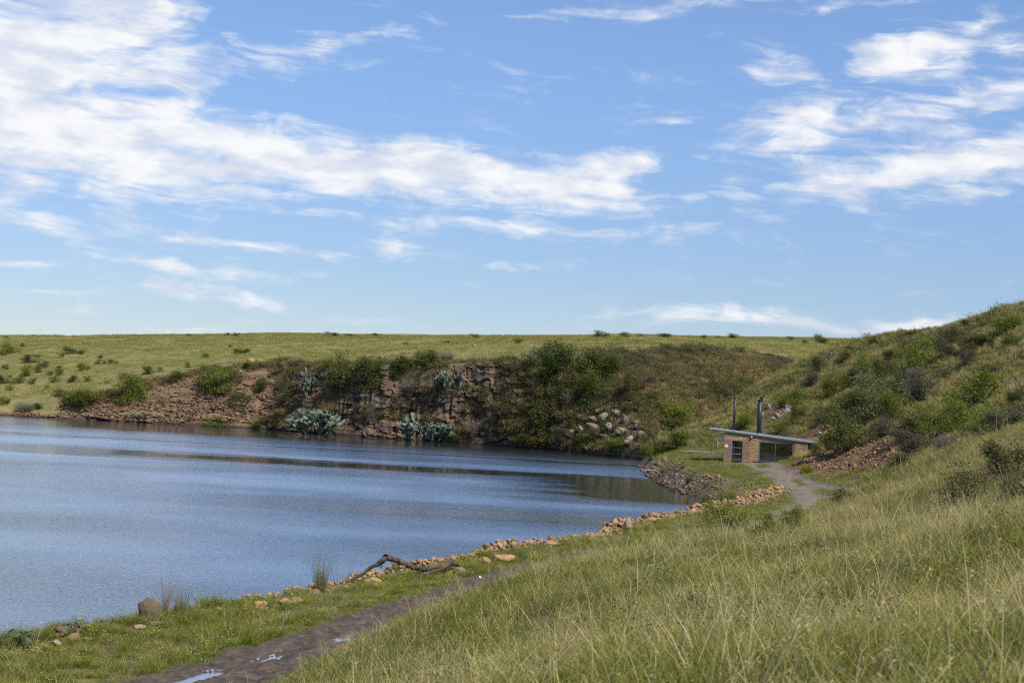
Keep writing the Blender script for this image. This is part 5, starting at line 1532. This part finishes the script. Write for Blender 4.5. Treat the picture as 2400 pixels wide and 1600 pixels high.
GREEN, LIME, STRAW, TAN, BROWN, RUSH = (0.112, 0.138, 0.022), (0.185, 0.200, 0.040), (0.35, 0.295, 0.120), (0.28, 0.215, 0.100), (0.165, 0.110, 0.055), (0.085, 0.115, 0.035)
def blades(rng, n, rad, h0, h1, w, lean, pal, seg=3, droop=0.4, bias=(0.0, 0.0), stiff=False):
    """tapered bent strips; pal: [(weight, base colour, tip colour)]"""
    a = rng.random(n) * 6.283; rr = rad * np.sqrt(rng.random(n))
    B = np.stack([np.cos(a) * rr, np.sin(a) * rr, np.full(n, -0.02)], 1)
    h = h0 + (h1 - h0) * rng.random(n)
    la = rng.random(n) * 6.283; lm = lean * (0.3 + 0.9 * rng.random(n))
    D = np.stack([np.cos(la) * lm + bias[0], np.sin(la) * lm + bias[1], np.ones(n)], 1)
    D /= np.linalg.norm(D, axis=1, keepdims=True)
    hor = np.stack([D[:, 0], D[:, 1], np.zeros(n)], 1)
    fa = rng.random(n) * 3.1416
    W = np.stack([np.cos(fa), np.sin(fa), np.zeros(n)], 1)
    dr = droop * (0.4 + 0.9 * rng.random(n))
    wgt = np.array([p_[0] for p_ in pal], float); wgt /= wgt.sum()
    ci = rng.choice(len(pal), n, p=wgt)
    cb = np.array([p_[1] for p_ in pal])[ci]; ct = np.array([p_[2] for p_ in pal])[ci]
    var = (0.8 + 0.4 * rng.random(n))[:, None]
    Vs, Cs = [], []
    for i in range(seg + 1):
        t_ = i / seg
        c = B + D * (h * t_)[:, None] + hor * (dr * h * t_ ** 2.2)[:, None] * 1.2
        c[:, 2] -= dr * h * t_ ** 3 * 0.45
        ww = (w * (1 - 0.85 * t_) * (0.7 + 0.6 * rng.random(n)))[:, None] * 0.5
        Vs += [c - W * ww, c + W * ww]
        col = (cb * (1 - t_) + ct * t_) * var
        Cs += [col, col]
    V = np.stack(Vs, 1).reshape(-1, 3); C = np.stack(Cs, 1).reshape(-1, 3)
    k = 2 * (seg + 1)
    base = np.arange(n)[:, None] * k
    F = np.concatenate([base + np.array([[2 * i, 2 * i + 1, 2 * i + 3, 2 * i + 2]]) for i in range(seg)], 0)
    return V, F, C
def seedheads(rng, n, rad, h0, h1, lean, col, headcol):
    V, F, C = blades(rng, n, rad, h0, h1, 0.009, lean, [(1, col, col)], 4, 0.45)
    k = 10
    tips = V.reshape(n, k, 3)[:, 6:, :].mean(1)
    m_ = 7
    T = np.repeat(tips, m_, 0) + rng.normal(size=(n * m_, 3)) * np.array([0.015, 0.015, 0.045])
    LV, LF = leaves_at(T, 0.028, rng, 0.2, 0.2)
    return np.vstack([V, LV]), np.vstack([F, LF + len(V)]), np.vstack([C, np.tile(headcol, (len(LV), 1))])
def flowers(rng, n, rad, h0, h1, col, size):
    a = rng.random(n) * 6.283; rr = rad * np.sqrt(rng.random(n))
    C0 = np.stack([np.cos(a) * rr, np.sin(a) * rr, h0 + (h1 - h0) * rng.random(n)], 1)
    parts = []
    for k in range(5):
        an = 6.283 * k / 5
        d_ = np.array([math.cos(an), math.sin(an), 0.35]) * size; s_ = np.array([-math.sin(an), math.cos(an), 0]) * size * 0.45
        parts.append(np.stack([C0, C0 + d_ * 0.6 + s_, C0 + d_, C0 + d_ * 0.6 - s_], 1).reshape(-1, 3))
    V = np.vstack(parts); F = np.arange(len(V)).reshape(-1, 4)
    return V, F, np.tile(col, (len(V), 1))
def join3(lst):
    Vs, Fs, Cs, o = [], [], [], 0
    for V, F, C in lst: Vs.append(V); Fs.append(F + o); Cs.append(C); o += len(V)
    return np.vstack(Vs), np.vstack(Fs), np.vstack(Cs)
rg = np.random.default_rng(41)
PROTO = bpy.data.collections.new('grass_kinds')
_names = []
def proto(V, F, C):
    nm = 'tuft_%02d' % len(_names)
    o = bpy.data.objects.new(nm, mesh_np(nm, V, F, M_GRASS, False, {'col': C})); PROTO.objects.link(o); _names.append(nm)
    return len(_names) - 1
MEADOW = [(4, GREEN, GREEN), (4, GREEN, LIME), (1.6, LIME, STRAW), (1.5, GREEN, STRAW), (0.8, TAN, STRAW), (0.4, BROWN, TAN)]
DRYP = [(3, TAN, STRAW), (2, LIME, STRAW), (1, GREEN, STRAW), (0.8, BROWN, TAN), (1, STRAW, (0.46, 0.40, 0.22))]
VERGE = [(3, GREEN, GREEN), (3, GREEN, LIME), (2, LIME, LIME), (0.6, LIME, STRAW), (0.3, BROWN, TAN)]
T_MEADOW = [proto(*blades(rg, 60, 0.26, 0.10, 0.36, 0.008, 0.7, MEADOW, droop=0.5)) for k in range(4)]
T_DRY = [proto(*blades(rg, 44, 0.20, 0.18, 0.52, 0.007, 0.7, DRYP, droop=0.6)) for k in range(3)]
T_SEED = [proto(*join3([seedheads(rg, 4, 0.12, 0.45, 1.0, 0.55, np.array((0.46, 0.40, 0.22)), np.array((0.42, 0.33, 0.19)))])) for k in range(3)]
T_VERGE = [proto(*blades(rg, 70, 0.24, 0.05, 0.17, 0.008, 0.6, VERGE)) for k in range(3)]
T_VFLOW = [proto(*join3([blades(rg, 50, 0.24, 0.05, 0.22, 0.008, 0.5, VERGE), flowers(rg, 7, 0.22, 0.12, 0.24, (0.62, 0.50, 0.05), 0.020)])), proto(*join3([blades(rg, 50, 0.24, 0.05, 0.20, 0.008, 0.5, VERGE), flowers(rg, 6, 0.22, 0.10, 0.22, (0.55, 0.56, 0.50), 0.016)]))]
T_COARSE = [proto(*blades(rg, 70, 0.55, 0.18, 0.55, 0.032, 0.5, MEADOW, 2)) for k in range(3)]
T_CDRY = [proto(*blades(rg, 60, 0.50, 0.22, 0.65, 0.030, 0.5, DRYP, 2)) for k in range(3)]
BROWNP = [(2, BROWN, TAN), (1.5, BROWN, BROWN), (1.6, GREEN, TAN), (1, (0.10, 0.09, 0.06), (0.16, 0.13, 0.10)), (0.8, TAN, STRAW)]
T_BROWN = [proto(*blades(rg, 60, 0.50, 0.25, 0.75, 0.045, 0.6, BROWNP, 2, droop=0.6)) for k in range(3)]
FARP = [(3, GREEN, LIME), (2, LIME, STRAW), (1.4, TAN, STRAW), (0.5, BROWN, TAN)]
T_FAR = [proto(*blades(rg, 60, 1.3, 0.15, 0.45, 0.075, 0.6, FARP, 2)) for k in range(3)]
def scrub(rng):
    c = rng.normal(size=(170, 3)) * np.array([0.32, 0.32, 0.2]) + np.array([0, 0, 0.35])
    V, F = leaves_at(c, 0.13, rng)
    cc = np.array([(0.05, 0.075, 0.02), (0.085, 0.10, 0.035), (0.10, 0.09, 0.055)])[rng.integers(0, 3, 170)]
    return V, F, np.repeat(cc, 4, 0)
T_SCRUB = [proto(*scrub(rg)) for k in range(3)]
def weed(rng):
    c = rng.normal(size=(120, 3)) * np.array([0.10, 0.10, 0.08]) + np.array([0, 0, 0.16])
    V, F = leaves_at(c, 0.032, rng)
    cc = np.array([(0.085, 0.115, 0.025), (0.12, 0.135, 0.04), (0.16, 0.115, 0.055)])[rng.integers(0, 3, 120)]
    return V, F, np.repeat(cc, 4, 0)
T_WEED = [proto(*weed(rg)) for k in range(2)]
T_CLUMP = [proto(*blades(rg, 130, 0.16, 0.22, 0.48, 0.008, 0.75, VERGE, droop=0.5)) for k in range(2)]

def scatter(name, pts, kinds, scale, rng, tilt=0.12):
    """one object of points; a geometry-node tree sets a tuft of the given kind on each"""
    n = len(pts)
    me = bpy.data.meshes.new(name)
    me.vertices.add(n); me.vertices.foreach_set('co', np.asarray(pts, np.float32).ravel())
    a = me.attributes.new('tuft_kind', 'INT', 'POINT'); a.data.foreach_set('value', np.asarray(kinds, np.int32))
    a = me.attributes.new('tuft_scale', 'FLOAT_VECTOR', 'POINT'); a.data.foreach_set('vector', np.asarray(scale, np.float32).ravel())
    rot = np.stack([rng.normal(size=n) * tilt, rng.normal(size=n) * tilt, rng.random(n) * 6.283], 1)
    a = me.attributes.new('tuft_turn', 'FLOAT_VECTOR', 'POINT'); a.data.foreach_set('vector', rot.astype(np.float32).ravel())
    o = link(name, me)
    nt = bpy.data.node_groups.new(name, 'GeometryNodeTree')
    nt.interface.new_socket('Geometry', in_out='INPUT', socket_type='NodeSocketGeometry')
    nt.interface.new_socket('Geometry', in_out='OUTPUT', socket_type='NodeSocketGeometry')
    gi, go = nt.nodes.new('NodeGroupInput'), nt.nodes.new('NodeGroupOutput')
    ci = nt.nodes.new('GeometryNodeCollectionInfo'); ci.inputs['Collection'].default_value = PROTO
    ci.inputs['Separate Children'].default_value = True; ci.inputs['Reset Children'].default_value = True
    ip = nt.nodes.new('GeometryNodeInstanceOnPoints'); ip.inputs['Pick Instance'].default_value = True
    def at(nm, dt):
        x_ = nt.nodes.new('GeometryNodeInputNamedAttribute'); x_.data_type = dt; x_.inputs['Name'].default_value = nm; return x_.outputs['Attribute']
    nt.links.new(gi.outputs[0], ip.inputs['Points']); nt.links.new(ci.outputs[0], ip.inputs['Instance'])
    nt.links.new(at('tuft_kind', 'INT'), ip.inputs['Instance Index'])
    nt.links.new(at('tuft_turn', 'FLOAT_VECTOR'), ip.inputs['Rotation'])
    nt.links.new(at('tuft_scale', 'FLOAT_VECTOR'), ip.inputs['Scale'])
    nt.links.new(ip.outputs[0], go.inputs[0])
    md = o.modifiers.new('tufts', 'NODES'); md.node_group = nt
    o['kind'] = 'stuff'
    return o
def wedge(y0, y1, dens, rng, half=0.45, pad=3.0):
    area = half * (y1 * y1 - y0 * y0) + 2 * pad * (y1 - y0)
    n = int(area * dens)
    y = np.sqrt(y0 * y0 + (y1 * y1 - y0 * y0) * rng.random(n))
    x = (rng.random(n) * 2 - 1) * (half * y + pad)
    return x, y
rs = np.random.default_rng(42)
def near_masks(x, y):
    sd_, _ = shore_sd(x, y)
    d, s, al = seg_dist(x, y, DAMTRK)
    return sd_, bare_mask(x, y), soil_mask(x, y), d, s
pts, kin, sca = [], [], []
for (y0, y1, dens, f) in ((4.5, 12, 50, 0.9), (12, 22, 34, 1.0), (22, 40, 21, 1.1), (40, 60, 14, 1.2), (60, 85, 8, 1.45)):
    x, y = wedge(y0, y1, dens, rs)
    sd_, bare_, soil_, dtr, str_ = near_masks(x, y)
    ok = (sd_ > 0.25 + 0.4 * rs.random(len(x)) + 0.7 * sstep(y, 38, 58)) & (bare_ < 0.35 + 0.25 * rs.random(len(x)) ** 3)
    x, y, sd_, dtr, str_ = x[ok], y[ok], sd_[ok], dtr[ok], str_[ok]
    verge = (str_ < 0) | (dtr < 1.9)                       # lake side of the track, or its trodden edge
    dry = fbm(x / 5, y / 5, octv=3, seed=43) + 0.35 * fbm(x / 1.3, y / 1.3, octv=2, seed=44)
    u = rs.random(len(x))
    k = np.empty(len(x), int)
    pd = np.clip(0.17 + 0.8 * dry + 0.24 * sstep(y, 22, 60), 0.02, 0.85)
    k[:] = np.array(T_MEADOW)[rs.integers(0, 4, len(x))]
    m = u < pd; k[m] = np.array(T_DRY)[rs.integers(0, 3, m.sum())]
    m = (rs.random(len(x)) < 0.09); k[m] = np.array(T_SEED)[rs.integers(0, 3, m.sum())]
    m = (rs.random(len(x)) < 0.035) & (y > 13); k[m] = np.array(T_WEED)[rs.integers(0, 2, m.sum())]
    m = verge & (rs.random(len(x)) < 0.72); k[m] = np.array(T_VERGE)[rs.integers(0, 3, m.sum())]
    m = verge & (rs.random(len(x)) < 0.12); k[m] = np.array(T_VFLOW)[rs.integers(0, 2, m.sum())]
    m = verge & (rs.random(len(x)) < 0.10) & (dtr > 1.7); k[m] = np.array(T_CLUMP)[rs.integers(0, 2, m.sum())]
    hgt_ = np.clip(1 + 0.35 * fbm(x / 3, y / 3, octv=2, seed=45) + 0.6 * fbm(x / 0.8, y / 0.8, octv=2, seed=48), 0.35, 2.0)
    edge = 0.55 + 0.45 * sstep(dtr, 1.6, 4.0)
    sc_ = f * (0.75 + 0.5 * rs.random(len(x)))
    s3 = np.stack([sc_ * (1 + 0.25 * f - 0.25), sc_ * (1 + 0.25 * f - 0.25), sc_ * hgt_ * np.where(verge, 0.8, edge)], 1)
    z = hA(x, y)
    pts.append(np.stack([x, y, z], 1)); kin.append(k); sca.append(s3)
scatter('meadow_grass', np.vstack(pts), np.concatenate(kin), np.vstack(sca), rs)
# hills further off: coarser tufts
pts, kin, sca = [], [], []
for (y0, y1, dens, f) in ((85, 120, 4.2, 1.0), (120, 165, 3.0, 1.15), (165, 232, 1.7, 1.35)):
    x, y = wedge(y0, y1, dens, rs, 0.42, 2)
    ok0 = x > 10
    x, y = x[ok0], y[ok0]
    sd_, bare_, soil_, dtr, str_ = near_masks(x, y)
    inhouse = (np.abs(x - 26.5) < 5.2) & (np.abs(y - 153) < 4.6)
    ok = (sd_ > 1.0 + 2.2 * rs.random(len(x)) * (y > 112)) & (bare_ < 0.4) & (soil_ < 0.25 + 0.3 * rs.random(len(x))) & ~inhouse
    x, y = x[ok], y[ok]
    z = hA(x, y)
    padg = (z < 2.95) & (x < 34) | (np.minimum(dtr[ok], seg_dist(x, y, ROAD)[0]) < 3.0)
    dry = fbm(x / 9, y / 9, octv=3, seed=46) + 0.3 * fbm(x / 2.5, y / 2.5, octv=2, seed=47)
    u = rs.random(len(x))
    k = np.array(T_COARSE)[rs.integers(0, 3, len(x))]
    m = u < np.clip(0.58 + 0.9 * dry, 0.12, 0.92); k[m] = np.array(T_CDRY)[rs.integers(0, 3, m.sum())]
    m = (rs.random(len(x)) < 0.12); k[m] = np.array(T_BROWN)[rs.integers(0, 3, m.sum())]
    m = rs.random(len(x)) < np.clip(0.7 * fbm(x / 6, y / 6, octv=3, seed=49) - 0.05, 0, 0.22) * (z > 4); k[m] = np.array(T_SCRUB)[rs.integers(0, 3, m.sum())]
    m = padg; k[m] = np.array(T_VERGE)[rs.integers(0, 3, m.sum())]
    sc_ = f * (0.7 + 0.6 * rs.random(len(x)))
    s3 = np.stack([sc_, sc_, sc_ * 0.75], 1)
    m = padg; s3[m] *= np.array([2.4, 2.4, 1.6])
    pts.append(np.stack([x, y, z], 1)); kin.append(k); sca.append(s3)
scatter('hillside_grass', np.vstack(pts), np.concatenate(kin), np.vstack(sca), rs)
# the far plateau and the brown mound
ii = np.arange(Xf.size)
w_area = np.gradient(us)[None, :] * np.gradient(vs)[:, None]
wgt = (w_area * (Vv > 0.5) * (Vv < 260) * (np.abs(pxl - 1200) < 1500) * (1 - 0.97 * rock)).ravel(); wgt /= wgt.sum()
pick = rs.choice(ii, 30000, p=wgt)
jx = rs.normal(size=len(pick)) * 0.8
fx, fy, fz = xr[pick] + jx, yr[pick], zr[pick]
kk = np.array(T_FAR)[rs.integers(0, 3, len(pick))]
sc_ = 0.6 + 0.9 * rs.random(len(pick))
scatter('plateau_grass', np.stack([fx, fy, fz], 1), kk, np.stack([sc_, sc_, sc_ * 0.5], 1), rs)
wgt = (w_area * brown * (Vv > 0.5) * (1 - 0.65 * sstep(outc, 0.2, 0.5))).ravel(); wgt /= wgt.sum()
pick = rs.choice(ii, 9000, p=wgt)
jj = rs.normal(size=(len(pick), 2)) * 0.3
kk = np.array(T_BROWN)[rs.integers(0, 3, len(pick))]
u = rs.random(len(pick)) - 0.35 * fbm(xr[pick] / 5, yr[pick] / 5, octv=2, seed=97)
kk = np.where(u < 0.045, np.array(T_SCRUB)[rs.integers(0, 3, len(pick))], np.where(u > 0.78, np.array(T_CDRY)[rs.integers(0, 3, len(pick))], kk))
sc_ = 0.7 + 0.8 * rs.random(len(pick))
scatter('mound_scrub', np.stack([xr[pick] + jj[:, 0], yr[pick] + jj[:, 1], zr[pick]], 1), kk, np.stack([sc_, sc_, sc_ * 1.1], 1), rs)

# scrub clinging to the quarry face, thickest towards its right end
cl_ = fbm(Xf / 5, Zf / 4, octv=3, seed=95) - 0.12
wgt = (w_area * (t > 0.03) * (t < 1.05) * (rock > 0.4) * np.clip(cl_ + 0.15 + 0.75 * sstep(pxl, 1080, 1250) - 0.25 * (pxl < 600) - 0.22 * ((pxl > 780) & (pxl < 1170)), 0, 1) * (1 - 0.75 * sstep(outc, 0.15, 0.45)) * (pxl > 150) * (pxl < 1450) * sstep(Zf, 0.3, 0.8)).ravel(); wgt /= wgt.sum()
pick = rs.choice(ii, 3000, p=wgt)
u = rs.random(len(pick))
kk = np.where(u < 0.55, np.array(T_BROWN)[rs.integers(0, 3, len(pick))], np.where(u < 0.78, np.array(T_SCRUB)[rs.integers(0, 3, len(pick))], np.array(T_CDRY)[rs.integers(0, 3, len(pick))]))
sc_ = 0.7 + 0.9 * rs.random(len(pick))
scatter('cliff_scrub', np.stack([xr[pick], yr[pick] - 0.1, zr[pick]], 1), kk, np.stack([sc_, sc_, sc_], 1), rs, 0.3)

# ------------------------------------------------------------------ rushes, reeds, leafy plants, flowers
def rush(px_, py_, w, h, n, pal, label, dmin=15, name='rush_clump', wd=0.012, lean=0.28, droop=0.1):
    q = hit(px_, py_, dmin); s_ = q.y / FPX
    r_ = np.random.default_rng(int(px_))
    V, F, C = blades(r_, n, w * s_ * 0.22, h * s_ * 0.45, h * s_ * 1.05, wd, lean, pal, 3, droop)
    e = empty(name, q - Vector((0, 0, 0.05))); tag(e, label, 'rushes', 'rush clumps along the near shore')
    link('stems', mesh_np('stems', V, F, M_GRASS, False, {'col': C}), e)
    return e
RP = [(3, RUSH, RUSH), (2, RUSH, TAN), (2, BROWN, TAN), (1.2, (0.16, 0.10, 0.07), (0.24, 0.15, 0.10))]
rush(385, 1450, 30, 125, 70, [(1, BROWN, (0.22, 0.14, 0.09)), (0.7, RUSH, TAN)], 'tallest reddish rush clump behind the upright boulder')
rush(420, 1444, 70, 84, 150, RP, 'grey-green rush clump right of the tallest rushes')
rush(752, 1388, 66, 110, 190, RP, 'dense green and brown rush clump left of the dead branch')
rush(798, 1384, 60, 115, 26, [(1, BROWN, TAN), (1, RUSH, TAN)], 'sparse dry rush stalks between the rush clump and branch', lean=0.5)
rush(925, 1342, 34, 50, 90, [(3, RUSH, LIME), (1, RUSH, TAN)], 'small green rush tuft behind the bent dead branch')
rush(700, 1392, 40, 24, 60, [(3, RUSH, LIME)], 'short green tuft on the bank left of the rushes')
GREENR = [(3, (0.07, 0.11, 0.03), (0.12, 0.16, 0.05)), (1, RUSH, TAN)]
rush(1655, 1192, 60, 44, 260, GREENR, 'green reeds standing in the lake inlet, nearest the water', 80, 'reed_bed', 0.03, 0.35)
rush(1690, 1186, 70, 48, 300, GREENR, 'green reeds at the back of the lake inlet by the stones', 80, 'reed_bed', 0.03, 0.35)
rush(1715, 1172, 50, 40, 200, [(2, GREEN, LIME), (1, TAN, STRAW)], 'tall mixed grass clump at the inlet end of the stone row', 80, 'grass_clump', 0.03, 0.35)
rush(1615, 1130, 30, 30, 120, GREENR, 'green clump growing on the middle of the rubble embankment', 80, 'grass_clump', 0.03, 0.4)
rush(1655, 1140, 18, 16, 80, GREENR, 'small green clump low on the rubble embankment', 80, 'grass_clump', 0.03, 0.4)
rush(1555, 1108, 26, 22, 100, GREENR, 'green clump at the tip of the stony point', 80, 'grass_clump', 0.03, 0.4)
rush(1600, 1098, 16, 16, 80, GREENR, 'green clump high on the stony point', 80, 'grass_clump', 0.03, 0.4)
rush(1890, 1108, 60, 26, 300, [(3, GREEN, LIME), (1, GREEN, GREEN)], 'bright green grass clump at the roadside below the house', 80, 'grass_clump', 0.03, 0.5)
rush(2290, 1590, 120, 70, 260, DRYP + [(3, BROWN, TAN)], 'dark dry tussock at the bottom edge of the near slope', 5, 'grass_tussock', 0.008, 0.8, 0.6)

M_BROAD = leaf_mat('broad_leaf', (0.060, 0.105, 0.040), (0.085, 0.130, 0.055), 0.25)
def leafy(px_, py_, w, h, nleaf, label):
    q = hit(px_, py_, 15); s_ = q.y / FPX
    W, H = w * s_, h * s_
    e = empty('leafy_plant', q); tag(e, label, 'plant')
    r_ = np.random.default_rng(int(px_))
    # one lobed leaf, shared
    V = [(0, 0, 0), (0.25, 0.22, 0.03), (0.5, 0.30, 0.0), (0.75, 0.20, -0.03), (1, 0, -0.10), (0.75, -0.20, -0.03), (0.5, -0.30, 0.0), (0.25, -0.22, 0.03), (0.5, 0, 0.05)]
    F = [(0, 1, 8), (1, 2, 8), (2, 3, 8), (3, 4, 8), (4, 5, 8), (5, 6, 8), (6, 7, 8), (7, 0, 8)]
    lm = bpy.data.meshes.new('leaf'); lm.from_pydata(V, [], F); lm.materials.append(M_BROAD)
    stems = []
    for k in range(nleaf):
        a = k * 2.4; hh_ = H * (0.35 + 0.6 * r_.random()); rr = W * (0.15 + 0.25 * r_.random())
        tip = Vector((math.cos(a) * rr, math.sin(a) * rr, hh_))
        stems.append(tube([(0, 0, -0.05), (tip.x * 0.35, tip.y * 0.35, hh_ * 0.7), tuple(tip)], [0.014, 0.010, 0.005], 5))
        o = bpy.data.objects.new('leaf', lm); COL.objects.link(o); o.parent = e
        o.location = tip; o.rotation_euler = (r_.normal() * 0.25, 0.15 + r_.normal() * 0.25, a); L = W * (0.26 + 0.14 * r_.random()); o.scale = (L, L, L)
    V, F = merge(stems); link('stalks', mesh_np('stalks', V, F, M_BROAD, True), e)
leafy(46, 1520, 66, 48, 16, 'larger broad-leaved weed at the bottom left of the shore')
leafy(172, 1482, 52, 34, 11, 'smaller broad-leaved weed behind the rounded boulders')

M_PETAL = plain('yellow_petal', (0.80, 0.47, 0.02), 0.5, 0.3, 0.1, 8)
M_PETALW = plain('white_petal', (0.72, 0.70, 0.64), 0.5, 0.3, 0.06, 8)
M_STALK = plain('flower_stalk', (0.10, 0.15, 0.04), 0.7, 0.2, 0.1, 8)
def flower_mesh(mat, cup):
    V, F = [], []
    for k in range(9):
        a = 6.283 * k / 9; c_, s_ = math.cos(a), math.sin(a)
        i = len(V)
        V += [(0, 0, 0), (c_ * 0.5 - s_ * 0.2, s_ * 0.5 + c_ * 0.2, cup * 0.6), (c_, s_, cup), (c_ * 0.5 + s_ * 0.2, s_ * 0.5 - c_ * 0.2, cup * 0.6)]
        F.append((i, i + 1, i + 2, i + 3))
    me = bpy.data.meshes.new('petals'); me.from_pydata(V, [], F); me.materials.append(mat); return me
FM, FW = flower_mesh(M_PETAL, 0.45), flower_mesh(M_PETALW, 0.3)
for i, (a, b, w, mat, lab) in enumerate([
 (1817, 1330, 11, FM, 'yellow flower in the open middle of the near grass slope'),
 (1555, 1340, 8, FM, 'yellow flower in the grass below the yellow-green bushes'),
 (2160, 1285, 12, FM, 'yellow flower, leftmost of the group on the right grass slope'),
 (2273, 1226, 8, FM, 'yellow flower, highest of the group on the right grass slope'),
 (2357, 1262, 8, FM, 'yellow flower, left of the close pair near the right edge'),
 (2375, 1258, 8, FM, 'orange-yellow flower, right of the close pair near the right edge'),
 (2325, 1290, 9, FM, 'yellow flower just below the close pair near the right edge'),
 (2201, 1323, 8, FM, 'small yellow flower below the leftmost one of the right group'),
 (1330, 1437, 9, FM, 'yellow flower in the grass right of the track'),
 (1060, 1412, 7, FM, 'yellow flower at the edge of the muddy track'),
 (1545, 1467, 7, FM, 'yellow flower low in the foreground grass'),
 (1929, 1285, 6, FW, 'white flower head above the middle of the grass slope'),
 (1624, 1420, 7, FW, 'white flower head in the lower middle grass'),
 (1125, 1352, 5, FW, 'white flower head on the verge beside the track'),
]):
    q = hit(a, b + 14, 5); s_ = q.y / FPX
    d_ = ray(a, b)
    hgt_ = max(0.12, CAM_Z + d_.z * q.y - q.z)
    e = empty('wild_flower', q); tag(e, lab, 'flower', 'wild flowers in the near grass')
    o = link('petals', mat, e, (d_.x * q.y - q.x, 0, hgt_)); r_ = w * s_ * 0.9; o.scale = (r_, r_, r_); o.rotation_euler = (0.5, 0.2, i)
    V, F = tube([(0, 0, -0.03), ((d_.x * q.y - q.x) * 0.4, 0, hgt_ * 0.6), (d_.x * q.y - q.x, 0, hgt_)], [0.005, 0.004, 0.003], 4)
    link('stalk', mesh_np('stalk', V, F, M_STALK, True), e)
